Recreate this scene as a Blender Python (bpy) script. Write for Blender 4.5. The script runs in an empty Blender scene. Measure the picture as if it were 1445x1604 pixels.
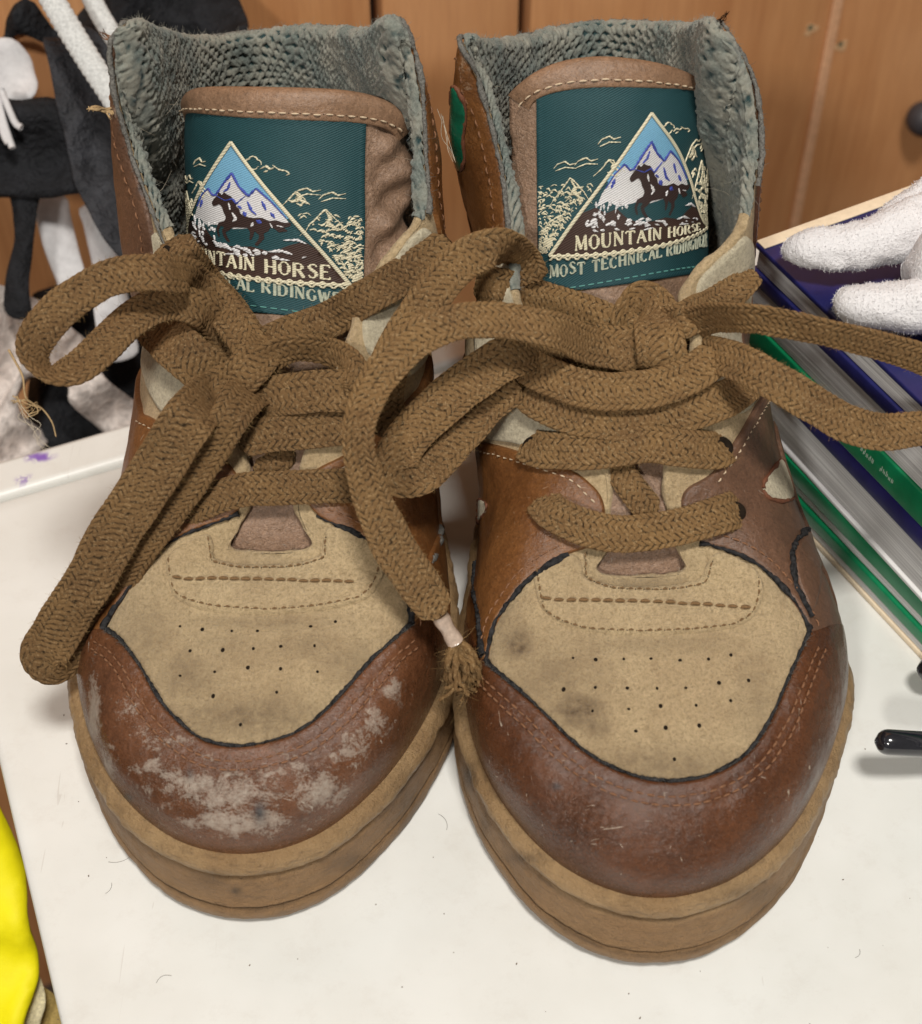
import bpy, math, random
import numpy as np
from mathutils import Vector, Matrix
from mathutils.bvhtree import BVHTree
from mathutils.geometry import delaunay_2d_cdt
random.seed(7); RNG = np.random.default_rng(7)
SC = bpy.context.scene
COL = SC.collection
CM = 0.01
# ------------------------------------------------------------------ camera
PITCH = math.radians(48); FPX = 2475.0
CAM = np.array([0.0, -18.5, 38.4])                  # centimetres
FW = np.array([0, math.cos(PITCH), -math.sin(PITCH)]); UP = np.array([0, math.sin(PITCH), math.cos(PITCH)])
cd = bpy.data.cameras.new('camera'); cam = bpy.data.objects.new('camera', cd); COL.objects.link(cam)
cam.location = Vector(CAM * CM); cam.rotation_euler = (math.pi / 2 - PITCH, 0, 0)
cd.sensor_fit = 'VERTICAL'; cd.sensor_height = 24; cd.lens = 24 * FPX / 1604
cd.clip_start = 0.01; cd.clip_end = 50
cd.dof.use_dof = True; cd.dof.focus_distance = 0.435; cd.dof.aperture_fstop = 10.5
SC.camera = cam
# ------------------------------------------------------------------ world, lamps, exposure
W = bpy.data.worlds.new("World"); SC.world = W; W.use_nodes = True
W.node_tree.nodes['Background'].inputs[0].default_value = (1.0, 0.95, 0.89, 1)
W.node_tree.nodes['Background'].inputs[1].default_value = 0.17
def area(name, loc, target, size, power, color):
    l = bpy.data.lights.new(name, 'AREA'); l.shape = 'RECTANGLE'; l.size, l.size_y = size; l.energy = power; l.color = color
    o = bpy.data.objects.new(name, l); COL.objects.link(o); o.location = loc
    o.rotation_euler = (Vector(target) - Vector(loc)).to_track_quat('-Z', 'Y').to_euler(); return o
area('ceiling_lamp', (0.12, -0.42, 1.5), (0, 0.08, 0), (0.26, 0.18), 17.5, (1, 0.965, 0.90))
area('second_ceiling_lamp', (-0.62, -1.65, 1.5), (0, 0.08, 0), (0.20, 0.15), 19.5, (1, 0.965, 0.90))
SC.view_settings.view_transform = 'Standard'; SC.view_settings.look = 'None'
SC.view_settings.exposure = 0.12; SC.view_settings.gamma = 1

# ------------------------------------------------------------------ small maths
def nrm(a):
    return a / np.maximum(np.linalg.norm(a, axis=-1, keepdims=True), 1e-9)
def project(P):
    d = P - CAM; z = d @ FW
    return np.stack([722.5 + FPX * d[..., 0] / z, 802 - FPX * (d @ UP) / z], -1), z
def ray(px, py):
    return FW + np.array([1.0, 0, 0]) * (px - 722.5) / FPX + UP * (802 - py) / FPX
def at_z(px, py, z):
    d = ray(px, py); return CAM + d * (z - CAM[2]) / d[2]
def at_y(px, py, y):
    d = ray(px, py); return CAM + d * (y - CAM[1]) / d[1]
def at_d(px, py, dist):
    return CAM + ray(px, py) * dist
def hash3(i, j, k, s):
    n = (i * 374761393 + j * 668265263 + k * 2147483647 + s * 1274126177) & 0xffffffff
    n = ((n ^ (n >> 13)) * 1274126177) & 0xffffffff
    n = (n ^ (n >> 16)) & 0xffffffff
    return n / 4294967295.0
def vnoise(P, scale=1.0, seed=0, octaves=1):
    P = np.asarray(P) * scale; out = 0; amp = 1; tot = 0
    for o in range(octaves):
        I = np.floor(P).astype(np.int64); F = P - I; F = F * F * (3 - 2 * F); r = 0
        for dx in (0, 1):
            wx = F[..., 0] if dx else 1 - F[..., 0]
            for dy in (0, 1):
                wy = F[..., 1] if dy else 1 - F[..., 1]
                for dz in (0, 1):
                    wz = F[..., 2] if dz else 1 - F[..., 2]
                    r = r + wx * wy * wz * hash3(I[..., 0] + dx, I[..., 1] + dy, I[..., 2] + dz, seed + o * 17)
        out = out + amp * (r * 2 - 1); tot += amp; amp *= .5; P = P * 2.03
    return out / tot
def catmull(P, n, closed=False):
    """n samples per span through points P (any dimension)"""
    P = np.asarray(P, float); m = len(P)
    segs = m if closed else m - 1; out = []
    g = (lambda i: P[i % m]) if closed else (lambda i: P[i] if 0 <= i < m else (2 * P[0] - P[1] if i < 0 else 2 * P[-1] - P[-2]))
    t = np.linspace(0, 1, n, endpoint=False)[:, None]
    for i in range(segs):
        a, b, c, d = g(i - 1), g(i), g(i + 1), g(i + 2)
        # centripetal tangents
        def dd(x, y): return max(np.linalg.norm((y - x)[:3 if len(x) >= 3 else 2]), 1e-4) ** .5
        k1, k2, k3 = dd(a, b), dd(b, c), dd(c, d)
        m1 = k2 * ((b - a) / k1 - (c - a) / (k1 + k2) + (c - b) / k2)
        m2 = k2 * ((c - b) / k2 - (d - b) / (k2 + k3) + (d - c) / k3)
        out.append((2 * t**3 - 3 * t**2 + 1) * b + (t**3 - 2 * t**2 + t) * m1 + (-2 * t**3 + 3 * t**2) * c + (t**3 - t**2) * m2)
    out = np.concatenate(out)
    return out if closed else np.vstack([out, P[-1:]])
def resample(P, step=None, n=None, closed=False):
    P = np.asarray(P, float)
    if closed: P = np.vstack([P, P[:1]])
    L = np.concatenate([[0], np.cumsum(np.linalg.norm(np.diff(P[:, :3], axis=0), axis=1))])
    if n is None: n = max(2, int(round(L[-1] / step)) + 1)
    s = np.linspace(0, L[-1], n)
    out = np.stack([np.interp(s, L, P[:, k]) for k in range(P.shape[1])], 1)
    return out[:-1] if closed else out

# ------------------------------------------------------------------ objects
class Origin: v = np.zeros(3)
def mesh_obj(name, V, F, mat, parent=None, smooth=True, uv=None, attrs=None, kind=None):
    """V in centimetres (world); stored in metres relative to the parent's origin"""
    me = bpy.data.meshes.new(name)
    V = np.asarray(V, float)
    off = np.zeros(3)
    if parent is not None: off = ORI.get(parent.name, np.zeros(3))
    me.vertices.add(len(V)); me.vertices.foreach_set('co', ((V - off) * CM).astype(np.float32).ravel())
    if isinstance(F, np.ndarray):
        k = F.shape[1]; n = len(F)
        me.loops.add(n * k); me.loops.foreach_set('vertex_index', F.astype(np.int32).ravel())
        me.polygons.add(n); me.polygons.foreach_set('loop_start', np.arange(0, n * k, k, dtype=np.int32))
    else:
        n = len(F); tot = [len(f) for f in F]
        me.loops.add(sum(tot)); me.loops.foreach_set('vertex_index', np.array([i for f in F for i in f], dtype=np.int32))
        me.polygons.add(n); me.polygons.foreach_set('loop_start', np.concatenate([[0], np.cumsum(tot)[:-1]]).astype(np.int32))
    me.update(calc_edges=True)
    me.polygons.foreach_set('use_smooth', np.full(n, smooth))
    if uv is not None:
        l = me.uv_layers.new(name='UVMap'); idx = np.zeros(len(me.loops), np.int32); me.loops.foreach_get('vertex_index', idx)
        l.data.foreach_set('uv', np.asarray(uv, np.float32)[idx].ravel())
    if attrs:
        for k, a in attrs.items():
            at = me.attributes.new(k, 'FLOAT', 'POINT'); at.data.foreach_set('value', np.asarray(a, np.float32))
    me.validate(); me.materials.append(mat)
    o = bpy.data.objects.new(name, me); COL.objects.link(o)
    if parent is not None: o.parent = parent
    ORI[o.name] = off
    if kind: o['kind'] = kind
    return o
ORI = {}
def empty(name, origin, label, cat, group=None):
    o = bpy.data.objects.new(name, None); COL.objects.link(o); o.location = Vector(np.asarray(origin, float) * CM)
    o.empty_display_size = .02; ORI[o.name] = np.asarray(origin, float)
    o['label'] = label; o['category'] = cat
    if group: o['group'] = group
    return o
def tag(o, label=None, cat=None, group=None, kind=None):
    for k, v in (('label', label), ('category', cat), ('group', group), ('kind', kind)):
        if v: o[k] = v
    return o
def grid_faces(nu, nv, closed_u=False, closed_v=False, flip=False):
    iu = np.arange(nu if closed_u else nu - 1); iv = np.arange(nv if closed_v else nv - 1)
    A, B = np.meshgrid(iu, iv, indexing='ij'); A2 = (A + 1) % nu; B2 = (B + 1) % nv
    f = np.stack([A * nv + B, A2 * nv + B, A2 * nv + B2, A * nv + B2], -1).reshape(-1, 4)
    return f[:, ::-1] if flip else f
def tube(P, r, k=6, closed=False, cap=True):
    P = np.asarray(P, float); n = len(P); r = np.broadcast_to(np.asarray(r, float), (n,))
    T = nrm(np.gradient(P, axis=0) if not closed else np.roll(P, -1, 0) - np.roll(P, 1, 0))
    ref = np.array([0.13, 0.21, 1.0]); X = nrm(np.cross(T, ref)); 
    for i in range(1, n):
        x = X[i - 1] - T[i] * (X[i - 1] @ T[i]); X[i] = x / max(np.linalg.norm(x), 1e-9)
    Y = np.cross(T, X); a = np.arange(k) * 2 * math.pi / k
    V = P[:, None] + r[:, None, None] * (np.cos(a)[None, :, None] * X[:, None] + np.sin(a)[None, :, None] * Y[:, None])
    F = grid_faces(n, k, closed, True).tolist()
    if cap and not closed: F += [list(range(k))[::-1], [(n - 1) * k + i for i in range(k)]]
    return V.reshape(-1, 3), F
def join(parts):
    V = []; F = []; o = 0
    for v, f in parts:
        V.append(v); F += [[i + o for i in q] for q in (f.tolist() if isinstance(f, np.ndarray) else f)]; o += len(v)
    return np.vstack(V), F

# ------------------------------------------------------------------ materials
def mat(name, base, rough=.5, spec=.5, **kw):
    m = bpy.data.materials.new(name); m.use_nodes = True; nt = m.node_tree; b = nt.nodes['Principled BSDF']
    b.inputs['Base Color'].default_value = (*base, 1); b.inputs['Roughness'].default_value = rough
    b.inputs['Specular IOR Level'].default_value = spec
    for k, v in kw.items(): b.inputs[k.replace('_', ' ')].default_value = v
    return m, nt, b
class NT:
    def __init__(s, nt): s.nt = nt; s.tc = nt.nodes.new('ShaderNodeTexCoord')
    def new(s, t, **kw):
        n = s.nt.nodes.new(t)
        for k, v in kw.items(): setattr(n, k, v)
        return n
    def link(s, a, b): s.nt.links.new(a, b)
    def coord(s, scale=(1, 1, 1), uv=False):
        mp = s.new('ShaderNodeMapping'); mp.inputs['Scale'].default_value = [q * (1 if uv else 100) for q in scale]
        s.link(s.tc.outputs['UV' if uv else 'Object'], mp.inputs['Vector']); return mp.outputs[0]
    def noise(s, scale, detail=3, rough=.55, co=None, dist=0):
        n = s.new('ShaderNodeTexNoise'); n.inputs['Scale'].default_value = scale; n.inputs['Detail'].default_value = detail
        n.inputs['Roughness'].default_value = rough; n.inputs['Distortion'].default_value = dist
        s.link(co if co is not None else s.coord(), n.inputs['Vector']); return n.outputs['Fac']
    def voro(s, scale, co=None, feature='F1', out='Distance', rnd=1):
        n = s.new('ShaderNodeTexVoronoi', feature=feature); n.inputs['Scale'].default_value = scale; n.inputs['Randomness'].default_value = rnd
        s.link(co if co is not None else s.coord(), n.inputs['Vector']); return n.outputs[out]
    def ramp(s, fac, stops, interp='LINEAR'):
        n = s.new('ShaderNodeValToRGB'); n.color_ramp.interpolation = interp; e = n.color_ramp.elements
        while len(e) < len(stops): e.new(0.5)
        for q, (p, c) in zip(e, stops):
            q.position = p; q.color = (c, c, c, 1) if not isinstance(c, tuple) else (*c, 1)
        s.link(fac, n.inputs[0]); return n.outputs[0]
    def mix(s, fac, a, b, mode='MIX'):
        n = s.new('ShaderNodeMix', data_type='RGBA', blend_type=mode)
        for sock, v in ((n.inputs[0], fac), (n.inputs[6], a), (n.inputs[7], b)):
            if isinstance(v, (int, float)): sock.default_value = v
            elif isinstance(v, tuple): sock.default_value = (*v, 1)
            else: s.link(v, sock)
        return n.outputs[2]
    def math(s, op, a, b=0.0, clamp=False):
        n = s.new('ShaderNodeMath', operation=op, use_clamp=clamp)
        for sock, v in ((n.inputs[0], a), (n.inputs[1], b)):
            if isinstance(v, (int, float)): sock.default_value = v
            else: s.link(v, sock)
        return n.outputs[0]
    def attr(s, name):
        n = s.new('ShaderNodeAttribute', attribute_name=name); return n.outputs['Fac']
    def bump(s, h, strength, dist_cm, prev=None):
        n = s.new('ShaderNodeBump'); n.inputs['Strength'].default_value = strength; n.inputs['Distance'].default_value = dist_cm * CM
        s.link(h, n.inputs['Height'])
        if prev is not None: s.link(prev, n.inputs['Normal'])
        return n.outputs[0]
def mat_suede(name, c1, c2, dirt, dirt_amt=.5):
    m, nt, b = mat(name, c1, .95, .15); N = NT(nt)
    b.inputs['Sheen Weight'].default_value = .18; b.inputs['Sheen Roughness'].default_value = .5
    g = N.noise(12, 5, .85); g2 = N.noise(6, 5, .75); L = N.noise(.5, 5, .7, dist=.6); M = N.noise(3.2, 6, .75)
    c = N.mix(N.ramp(g, [(.38, 0), (.60, 1)]), c2, c1)
    c = N.mix(N.ramp(g2, [(.35, 0), (.7, .55)]), c, tuple(min(1, q * 1.28) for q in c1))
    c = N.mix(N.ramp(L, [(.42, 0), (.72, dirt_amt * .6)]), c, tuple(q * 1.5 for q in dirt))
    c = N.mix(N.ramp(N.noise(1, 5, .7, co=N.coord((2.2, .8, 1.2)), dist=.6), [(.5, 0), (.8, dirt_amt * .6)]), c, tuple(q * 1.2 for q in dirt))
    c = N.mix(N.ramp(M, [(.60, 0), (.78, dirt_amt * .6)]), c, tuple(q * .8 for q in dirt))
    c = N.mix(N.math('MULTIPLY', N.math('MULTIPLY', N.attr('stain'), 1.45, True), N.ramp(N.math('ADD', N.math('MULTIPLY', M, .6), N.math('MULTIPLY', g2, .4)), [(.38, .35), (.60, 1.0)])), c, (.16, .098, .045))
    N.link(c, b.inputs['Base Color'])
    n = N.bump(g, 1, .055); n = N.bump(g2, .7, .07, n); N.link(n, b.inputs['Normal'])
    return m
def mat_leather(name, c1, c2, rough=.33, scuff=(.46, .38, .31), scratch=.5, grain=.5):
    m, nt, b = mat(name, c1, rough, .42); N = NT(nt)
    b.inputs['Coat Weight'].default_value = .0
    L = N.noise(.6, 4, .6); M = N.noise(3.5, 4, .6); F = N.noise(22, 3, .6)
    c = N.mix(N.ramp(L, [(.32, 0), (.68, 1)]), c1, c2)
    c = N.mix(N.ramp(M, [(.45, 0), (.8, .5)]), c, tuple(q * .45 for q in c1)); c = N.mix(N.ramp(N.noise(8, 5, .8), [(.52, 0), (.75, .45)]), c, tuple(min(1, q * 1.9) for q in c2)); c = N.mix(N.ramp(N.noise(17, 3, .8), [(.36, .6), (.5, 0)]), c, tuple(q * .45 for q in c1))
    # fine pale dust / pinpricks
    c = N.mix(N.ramp(N.voro(9), [(.035, .55), (.06, 0)]), c, scuff)
    # long thin scratches: stretched noise
    s1 = N.noise(1, 3, .6, co=N.coord((7, .45, 2.2)), dist=1.6); s2 = N.noise(1, 2, .5, co=N.coord((.8, 10, 3)), dist=1.5)
    sc = N.math('ADD', N.ramp(s1, [(.695, 0), (.72, 1)]), N.ramp(s2, [(.72, 0), (.75, .8)]), True)
    c = N.mix(N.math('MULTIPLY', sc, scratch), c, scuff)
    # heavy scuffing where the 'scuff' attribute says so
    a = N.attr('scuff'); k = N.math('ADD', N.math('MULTIPLY', N.noise(1, 8, .78, co=N.coord((1.6, 2.6, 2.2)), dist=.5), .66), N.math('MULTIPLY', N.noise(11, 5, .85), .34))
    f = N.ramp(N.math('ADD', N.math('MULTIPLY', a, .30), k), [(.595, 0), (.63, .35), (.73, .72)])
    f = N.math('MULTIPLY', f, N.ramp(a, [(.02, 0), (.12, 1)]))
    c = N.mix(f, c, scuff)
    d = N.attr('stain'); c = N.mix(d, c, (.035, .04, .045))
    N.link(c, b.inputs['Base Color'])
    r = N.math('ADD', N.math('MULTIPLY', N.noise(2.2, 6, .75), .34), rough - .20); r = N.math('ADD', r, N.math('MULTIPLY', f, .22)); N.link(r, b.inputs['Roughness'])
    n = N.bump(N.voro(6.5, feature='SMOOTH_F1'), 1.0 * grain, .022); n = N.bump(N.noise(9, 6, .8), 1.1 * grain, .03, n)
    cr = N.noise(1, 3, .6, co=N.coord((1.1, 3.4, 2.2)), dist=1.8); n = N.bump(N.ramp(cr, [(.44, 1), (.495, 0), (.55, 1)]), .35 * grain, .05, n)
    n = N.bump(M, .45, .07, n); n = N.bump(f, .5, .02, n)
    n = N.bump(N.math('MULTIPLY', N.noise(5, 3, .7, dist=1.5), N.attr('crinkle')), 1, .16, n); N.link(n, b.inputs['Normal'])
    return m
M_SUEDE = mat_suede('suede', (.70, .525, .30), (.45, .315, .16), (.26, .165, .08), .7)
M_SUEDE_PALE = mat_suede('pale_suede', (.74, .66, .48), (.50, .42, .28), (.33, .25, .15), .35)
M_TOE_L = mat_leather('scuffed_leather', (.100, .039, .017), (.155, .062, .027), .31, (.43, .365, .30), .8)
M_TOE_R = mat_leather('polished_leather', (.070, .025, .010), (.120, .043, .016), .28, (.44, .36, .28), .8)
M_QUART = mat_leather('side_leather', (.15, .058, .018), (.21, .088, .027), .38, (.45, .33, .22), .5)  # side leather with warm reflected light mixed into its colour
M_QUART_R = mat_leather('outer_leather', (.115, .058, .034), (.155, .080, .046), .40, (.40, .32, .26), .5)  # the same leather, cooler greyer light put into its colour
M_TONGUE = mat_leather('tongue_leather', (.25, .155, .10), (.31, .195, .13), .38, (.55, .48, .42), .35, .7)
M_TRIM = mat_leather('trim_leather', (.23, .135, .08), (.28, .165, .10), .40, (.5, .4, .3), .2, .5)
def mat_rubber():
    m, nt, b = mat('gum_rubber', (.30, .18, .07), .45, .45); N = NT(nt)
    L = N.noise(.5, 5, .65); M = N.noise(2.5, 6, .7); F = N.noise(10, 5, .8)
    c = N.mix(N.ramp(L, [(.35, 0), (.65, 1)]), (.33, .200, .092), (.44, .285, .14))
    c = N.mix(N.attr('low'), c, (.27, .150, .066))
    c = N.mix(N.ramp(M, [(.48, 0), (.72, .45)]), c, (.19, .112, .048)); c = N.mix(N.ramp(N.noise(1, 6, .8, co=N.coord((1.5, 1.5, 9))), [(.52, 0), (.66, .5)]), c, (.12, .075, .04)); c = N.mix(N.ramp(N.voro(3.2), [(.03, .7), (.06, 0)]), c, (.07, .045, .025))
    c = N.mix(N.ramp(F, [(.60, 0), (.75, .5)]), c, (.40, .29, .16))
    c = N.mix(N.ramp(N.noise(.9, 5, .7, co=N.coord((1, 1, 2.2))), [(.66, 0), (.78, .4)]), c, (.12, .085, .045))
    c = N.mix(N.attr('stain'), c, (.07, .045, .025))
    N.link(c, b.inputs['Base Color'])
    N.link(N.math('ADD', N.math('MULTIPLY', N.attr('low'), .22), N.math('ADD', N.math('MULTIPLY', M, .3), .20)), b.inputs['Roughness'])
    n = N.bump(N.noise(5, 5, .75), .8, .08); n = N.bump(F, .9, .05, n); n = N.bump(N.ramp(N.voro(3.2), [(.03, 0), (.09, 1)]), .6, .04, n); N.link(n, b.inputs['Normal']); return m
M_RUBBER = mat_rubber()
def mat_knit():
    m, nt, b = mat('collar_knit', (.23, .25, .22), .95, .15); N = NT(nt)
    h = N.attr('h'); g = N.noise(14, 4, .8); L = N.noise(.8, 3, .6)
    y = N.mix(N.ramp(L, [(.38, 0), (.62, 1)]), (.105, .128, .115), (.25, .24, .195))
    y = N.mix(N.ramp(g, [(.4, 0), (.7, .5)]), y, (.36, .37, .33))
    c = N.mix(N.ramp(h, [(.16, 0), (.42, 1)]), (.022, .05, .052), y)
    N.link(c, b.inputs['Base Color']); b.inputs['Sheen Weight'].default_value = .2
    N.link(N.bump(g, .8, .03), b.inputs['Normal']); return m
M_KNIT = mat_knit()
def mat_lace(name, c1, c2, c3):
    m, nt, b = mat(name, c1, .9, .2); N = NT(nt); b.inputs['Sheen Weight'].default_value = .25; b.inputs['Sheen Tint'].default_value = (*[min(1, q * 3) for q in c1], 1)
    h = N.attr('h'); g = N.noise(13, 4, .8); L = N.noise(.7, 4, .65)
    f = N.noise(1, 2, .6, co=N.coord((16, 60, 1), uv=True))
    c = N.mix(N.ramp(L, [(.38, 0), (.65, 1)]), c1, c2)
    c = N.mix(N.ramp(h, [(.18, 0), (.60, 1)]), tuple(q * .13 for q in c1), c)  # shade painted into the gaps between strands, for contrast
    c = N.mix(N.ramp(g, [(.52, 0), (.78, .6)]), c, c3)
    N.link(c, b.inputs['Base Color'])
    n = N.bump(g, .9, .03); n = N.bump(f, .4, .02, n); N.link(n, b.inputs['Normal']); return m
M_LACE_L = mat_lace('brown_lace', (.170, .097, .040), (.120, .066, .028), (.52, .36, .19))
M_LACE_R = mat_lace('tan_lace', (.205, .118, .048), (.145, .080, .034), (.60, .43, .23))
def plain(name, base, rough=.6, spec=.4, ns=12, amt=.35, bump=.3, bd=.03, **kw):
    m, nt, b = mat(name, base, rough, spec, **kw); N = NT(nt)
    g = N.noise(ns, 4, .65); c = N.mix(N.ramp(g, [(.3, 0), (.7, 1)]), tuple(q * (1 - amt) for q in base), tuple(min(1, q * (1 + amt * .5)) for q in base))
    N.link(c, b.inputs['Base Color']); N.link(N.bump(g, bump, bd), b.inputs['Normal']); return m
M_BIND = plain('frayed_binding', (.036, .035, .036), .95, .1, 7, .85, 1, .08)
M_BIND_GREY = plain('frayed_grey_edge', (.21, .20, .18), .95, .1, 16, .6, 1, .08)
M_THREAD = plain('brown_thread', (.23, .11, .055), .7, .3, 30, .4)
M_THREAD_TAN = plain('tan_thread', (.20, .115, .05), .8, .3, 30, .4)
M_THREAD_PALE = plain('pale_thread', (.62, .48, .33), .7, .3, 30, .3)
M_THREAD_TEAL = plain('teal_thread', (.11, .30, .27), .6, .3, 30, .3)
M_HOLE = plain('dark_hole', (.018, .012, .008), .95, .1)
M_FIBRE = plain('loose_fibre', (.42, .29, .15), .8, .2)
M_FIBRE_PALE = plain('pale_fibre', (.60, .52, .40), .8, .2)
M_AGLET = plain('clear_plastic_tip', (.50, .38, .30), .2, .7, 6, .3)
M_GREEN_RUBBER = plain('green_plastic', (.006, .125, .065), .22, .6, 6, .3, .1)
def mat_woven(name, base, amt=.35, sheen=.1):
    m, nt, b = mat(name, base, .62, .35); N = NT(nt)
    w = N.new('ShaderNodeTexWave', wave_type='BANDS', bands_direction='DIAGONAL'); w.inputs['Scale'].default_value = 5.2; w.inputs['Distortion'].default_value = .5
    N.link(N.coord((1, 1.9, 1), uv=True), w.inputs['Vector'])
    g = N.noise(40, 2, .6); f = N.math('MULTIPLY', w.outputs['Fac'], 1)
    c = N.mix(f, tuple(q * (1 - amt) for q in base), tuple(min(1, q * (1 + amt * .6)) for q in base))
    c = N.mix(N.ramp(g, [(.45, 0), (.75, .4)]), c, tuple(min(1, q * 1.7 + .01) for q in base))
    N.link(c, b.inputs['Base Color']); n = N.bump(f, .5, .02); N.link(N.bump(g, .4, .01, n), b.inputs['Normal']); return m
M_LBL = mat_woven('teal_weave', (.012, .054, .062))
M_LBL_CREAM = mat_woven('cream_thread', (.62, .56, .40), .25)
M_LBL_BROWN = mat_woven('dark_brown_thread', (.042, .020, .014))
M_LBL_HORSE = mat_woven('horse_thread', (.032, .016, .013))
M_LBL_SKY = mat_woven('sky_blue_thread', (.16, .36, .52), .2)
M_LBL_WHITE = mat_woven('white_thread', (.60, .58, .58), .35)
M_LBL_BLUE = mat_woven('blue_thread', (.045, .065, .32), .2)

# ================================================================== the shoe
def smooth01(x): x = np.clip(x, 0, 1); return x * x * (3 - 2 * x)
class Shoe:
    def __init__(s, keys, seed):
        """keys: (T point, B xy, up1, out1, out2, down2, lining thickness), toe centre first, counter-clockwise from above"""
        s.seed = seed; n = len(keys)
        T = np.array([k[0] for k in keys]); B = np.array([[k[1][0], k[1][1], 2.62] for k in keys])
        t = np.roll(B, -1, 0) - np.roll(B, 1, 0); N = nrm(np.stack([t[:, 1], -t[:, 0], 0 * t[:, 0]], -1))
        up = np.array([k[2] for k in keys])[:, None]; o1 = np.array([k[3] for k in keys])[:, None]
        o2 = np.array([k[4] for k in keys])[:, None]; d2 = np.array([k[5] for k in keys])[:, None]
        Z = np.array([0, 0, 1.0])
        P1 = B + N * o1 + Z * up; P2 = T + N * o2 - Z * d2
        th = np.array([k[6] for k in keys])[:, None]
        K = np.hstack([B, P1, P2, T, th]); mid = (B + P1 + P2 + T) / 4
        L = np.linalg.norm(np.roll(mid, -1, 0) - mid, axis=1) + .5 * np.linalg.norm(np.roll(T, -1, 0) - T, axis=1)
        s.uk = np.concatenate([[0], np.cumsum(L)]) / L.sum(); s.L = L.sum(); s.K = K; s.n = n
        m = 40; D = catmull(K, m, closed=True); s.D = np.vstack([D, D[:1]])
        s.Du = np.interp(np.arange(n * m + 1) / m, np.arange(n + 1), s.uk)
        # dense grid for pixel look-ups
        nu, nv = 1400, 220; s.gu = np.arange(nu) / nu; s.gv = np.linspace(0, 1, nv)
        U, V = np.meshgrid(s.gu, s.gv, indexing='ij'); P, Nn = s.S(U, V, True)
        px, z = project(P); face = (Nn * (CAM - P)).sum(-1) > 0
        s.g = (U[face], V[face], px[face], z[face])
    def ctrl(s, u):
        u = np.mod(u, 1.0); return np.stack([np.interp(u, s.Du, s.D[:, k]) for k in range(13)], -1)
    def raw(s, u, v):
        c = s.ctrl(u); v = np.asarray(v)[..., None]; w = 1 - v
        return w**3 * c[..., 0:3] + 3 * w * w * v * c[..., 3:6] + 3 * w * v * v * c[..., 6:9] + v**3 * c[..., 9:12]
    def S(s, u, v, normal=False):
        u = np.asarray(u, float); v = np.asarray(v, float)
        e = 2e-3; P = s.raw(u, v)
        du = s.raw(u + e, v) - s.raw(u - e, v); v1 = np.clip(v + e, 0, 1); v0 = np.clip(v - e, 0, 1)
        dv = s.raw(u, v1) - s.raw(u, v0); N = nrm(np.cross(du, dv))
        # soft creases and dents of long wear
        amp = .07 * smooth01((v - .02) / .15) * smooth01((1.0 - v) / .08)
        P = P + N * (vnoise(P, .9, s.seed, 3) * amp)[..., None]
        return (P, N) if normal else P
    def uv(s, px, py):
        U, V, Q, z = s.g; d = np.hypot(Q[:, 0] - px, Q[:, 1] - py)
        ok = d < 7
        if ok.any(): 
            zmin = z[ok].min(); ok &= z < zmin + 1.2
            w = 1 / (d[ok]**2 + 1); u = U[ok]; ur = u[np.argmin(d[ok])]
            u = ur + (np.mod(u - ur + .5, 1) - .5); uu = (u * w).sum() / w.sum(); vv = (V[ok] * w).sum() / w.sum()
        else:
            i = np.argmin(d + z * 1e-3); uu, vv = U[i], V[i]
        return (np.mod(uu + .5, 1) - .5, vv)
    def th(s, u): return s.ctrl(u)[..., 12]

def chart_pts(sh, poly, closed=True, step=.12):
    """poly: ('p',px,py) pixels of the photograph carried onto the surface, or ('u',u,v)"""
    def run(pts, cl):
        q = resample(catmull(np.array(pts, float), 10, cl), 11, closed=cl); m = np.array([sh.uv(*p) for p in q]) * [sh.L, 9.0]
        for _ in range(2):
            if cl: m = (np.roll(m, 1, 0) + 2 * m + np.roll(m, -1, 0)) / 4
            else: m[1:-1] = (m[:-2] + 2 * m[1:-1] + m[2:]) / 4
        return m
    if all(a[0] == 'p' for a in poly): M = run([a[1:] for a in poly], closed); return resample(catmull(M, 3, closed), step, closed=closed)
    out = []; i = 0
    while i < len(poly):
        if poly[i][0] == 'p':
            j = i
            while j < len(poly) and poly[j][0] == 'p': j += 1
            out.append(run([a[1:] for a in poly[i:j]], False)); i = j
        else: out.append(np.array([[poly[i][1] * sh.L, poly[i][2] * 9.0]])); i += 1
    Q = catmull(np.vstack(out), 6, closed); return resample(Q, step, closed=closed)
def pp(*a): return [('p', a[i], a[i + 1]) for i in range(0, len(a), 2)]
def inside(P, poly):
    x, y = P[:, 0][:, None], P[:, 1][:, None]; a = poly; b = np.roll(poly, -1, 0)
    c = ((a[:, 1] > y) != (b[:, 1] > y)) & (x < (b[:, 0] - a[:, 0]) * (y - a[:, 1]) / (b[:, 1] - a[:, 1] + 1e-12) + a[:, 0])
    return (c.sum(1) % 2) == 1
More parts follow.
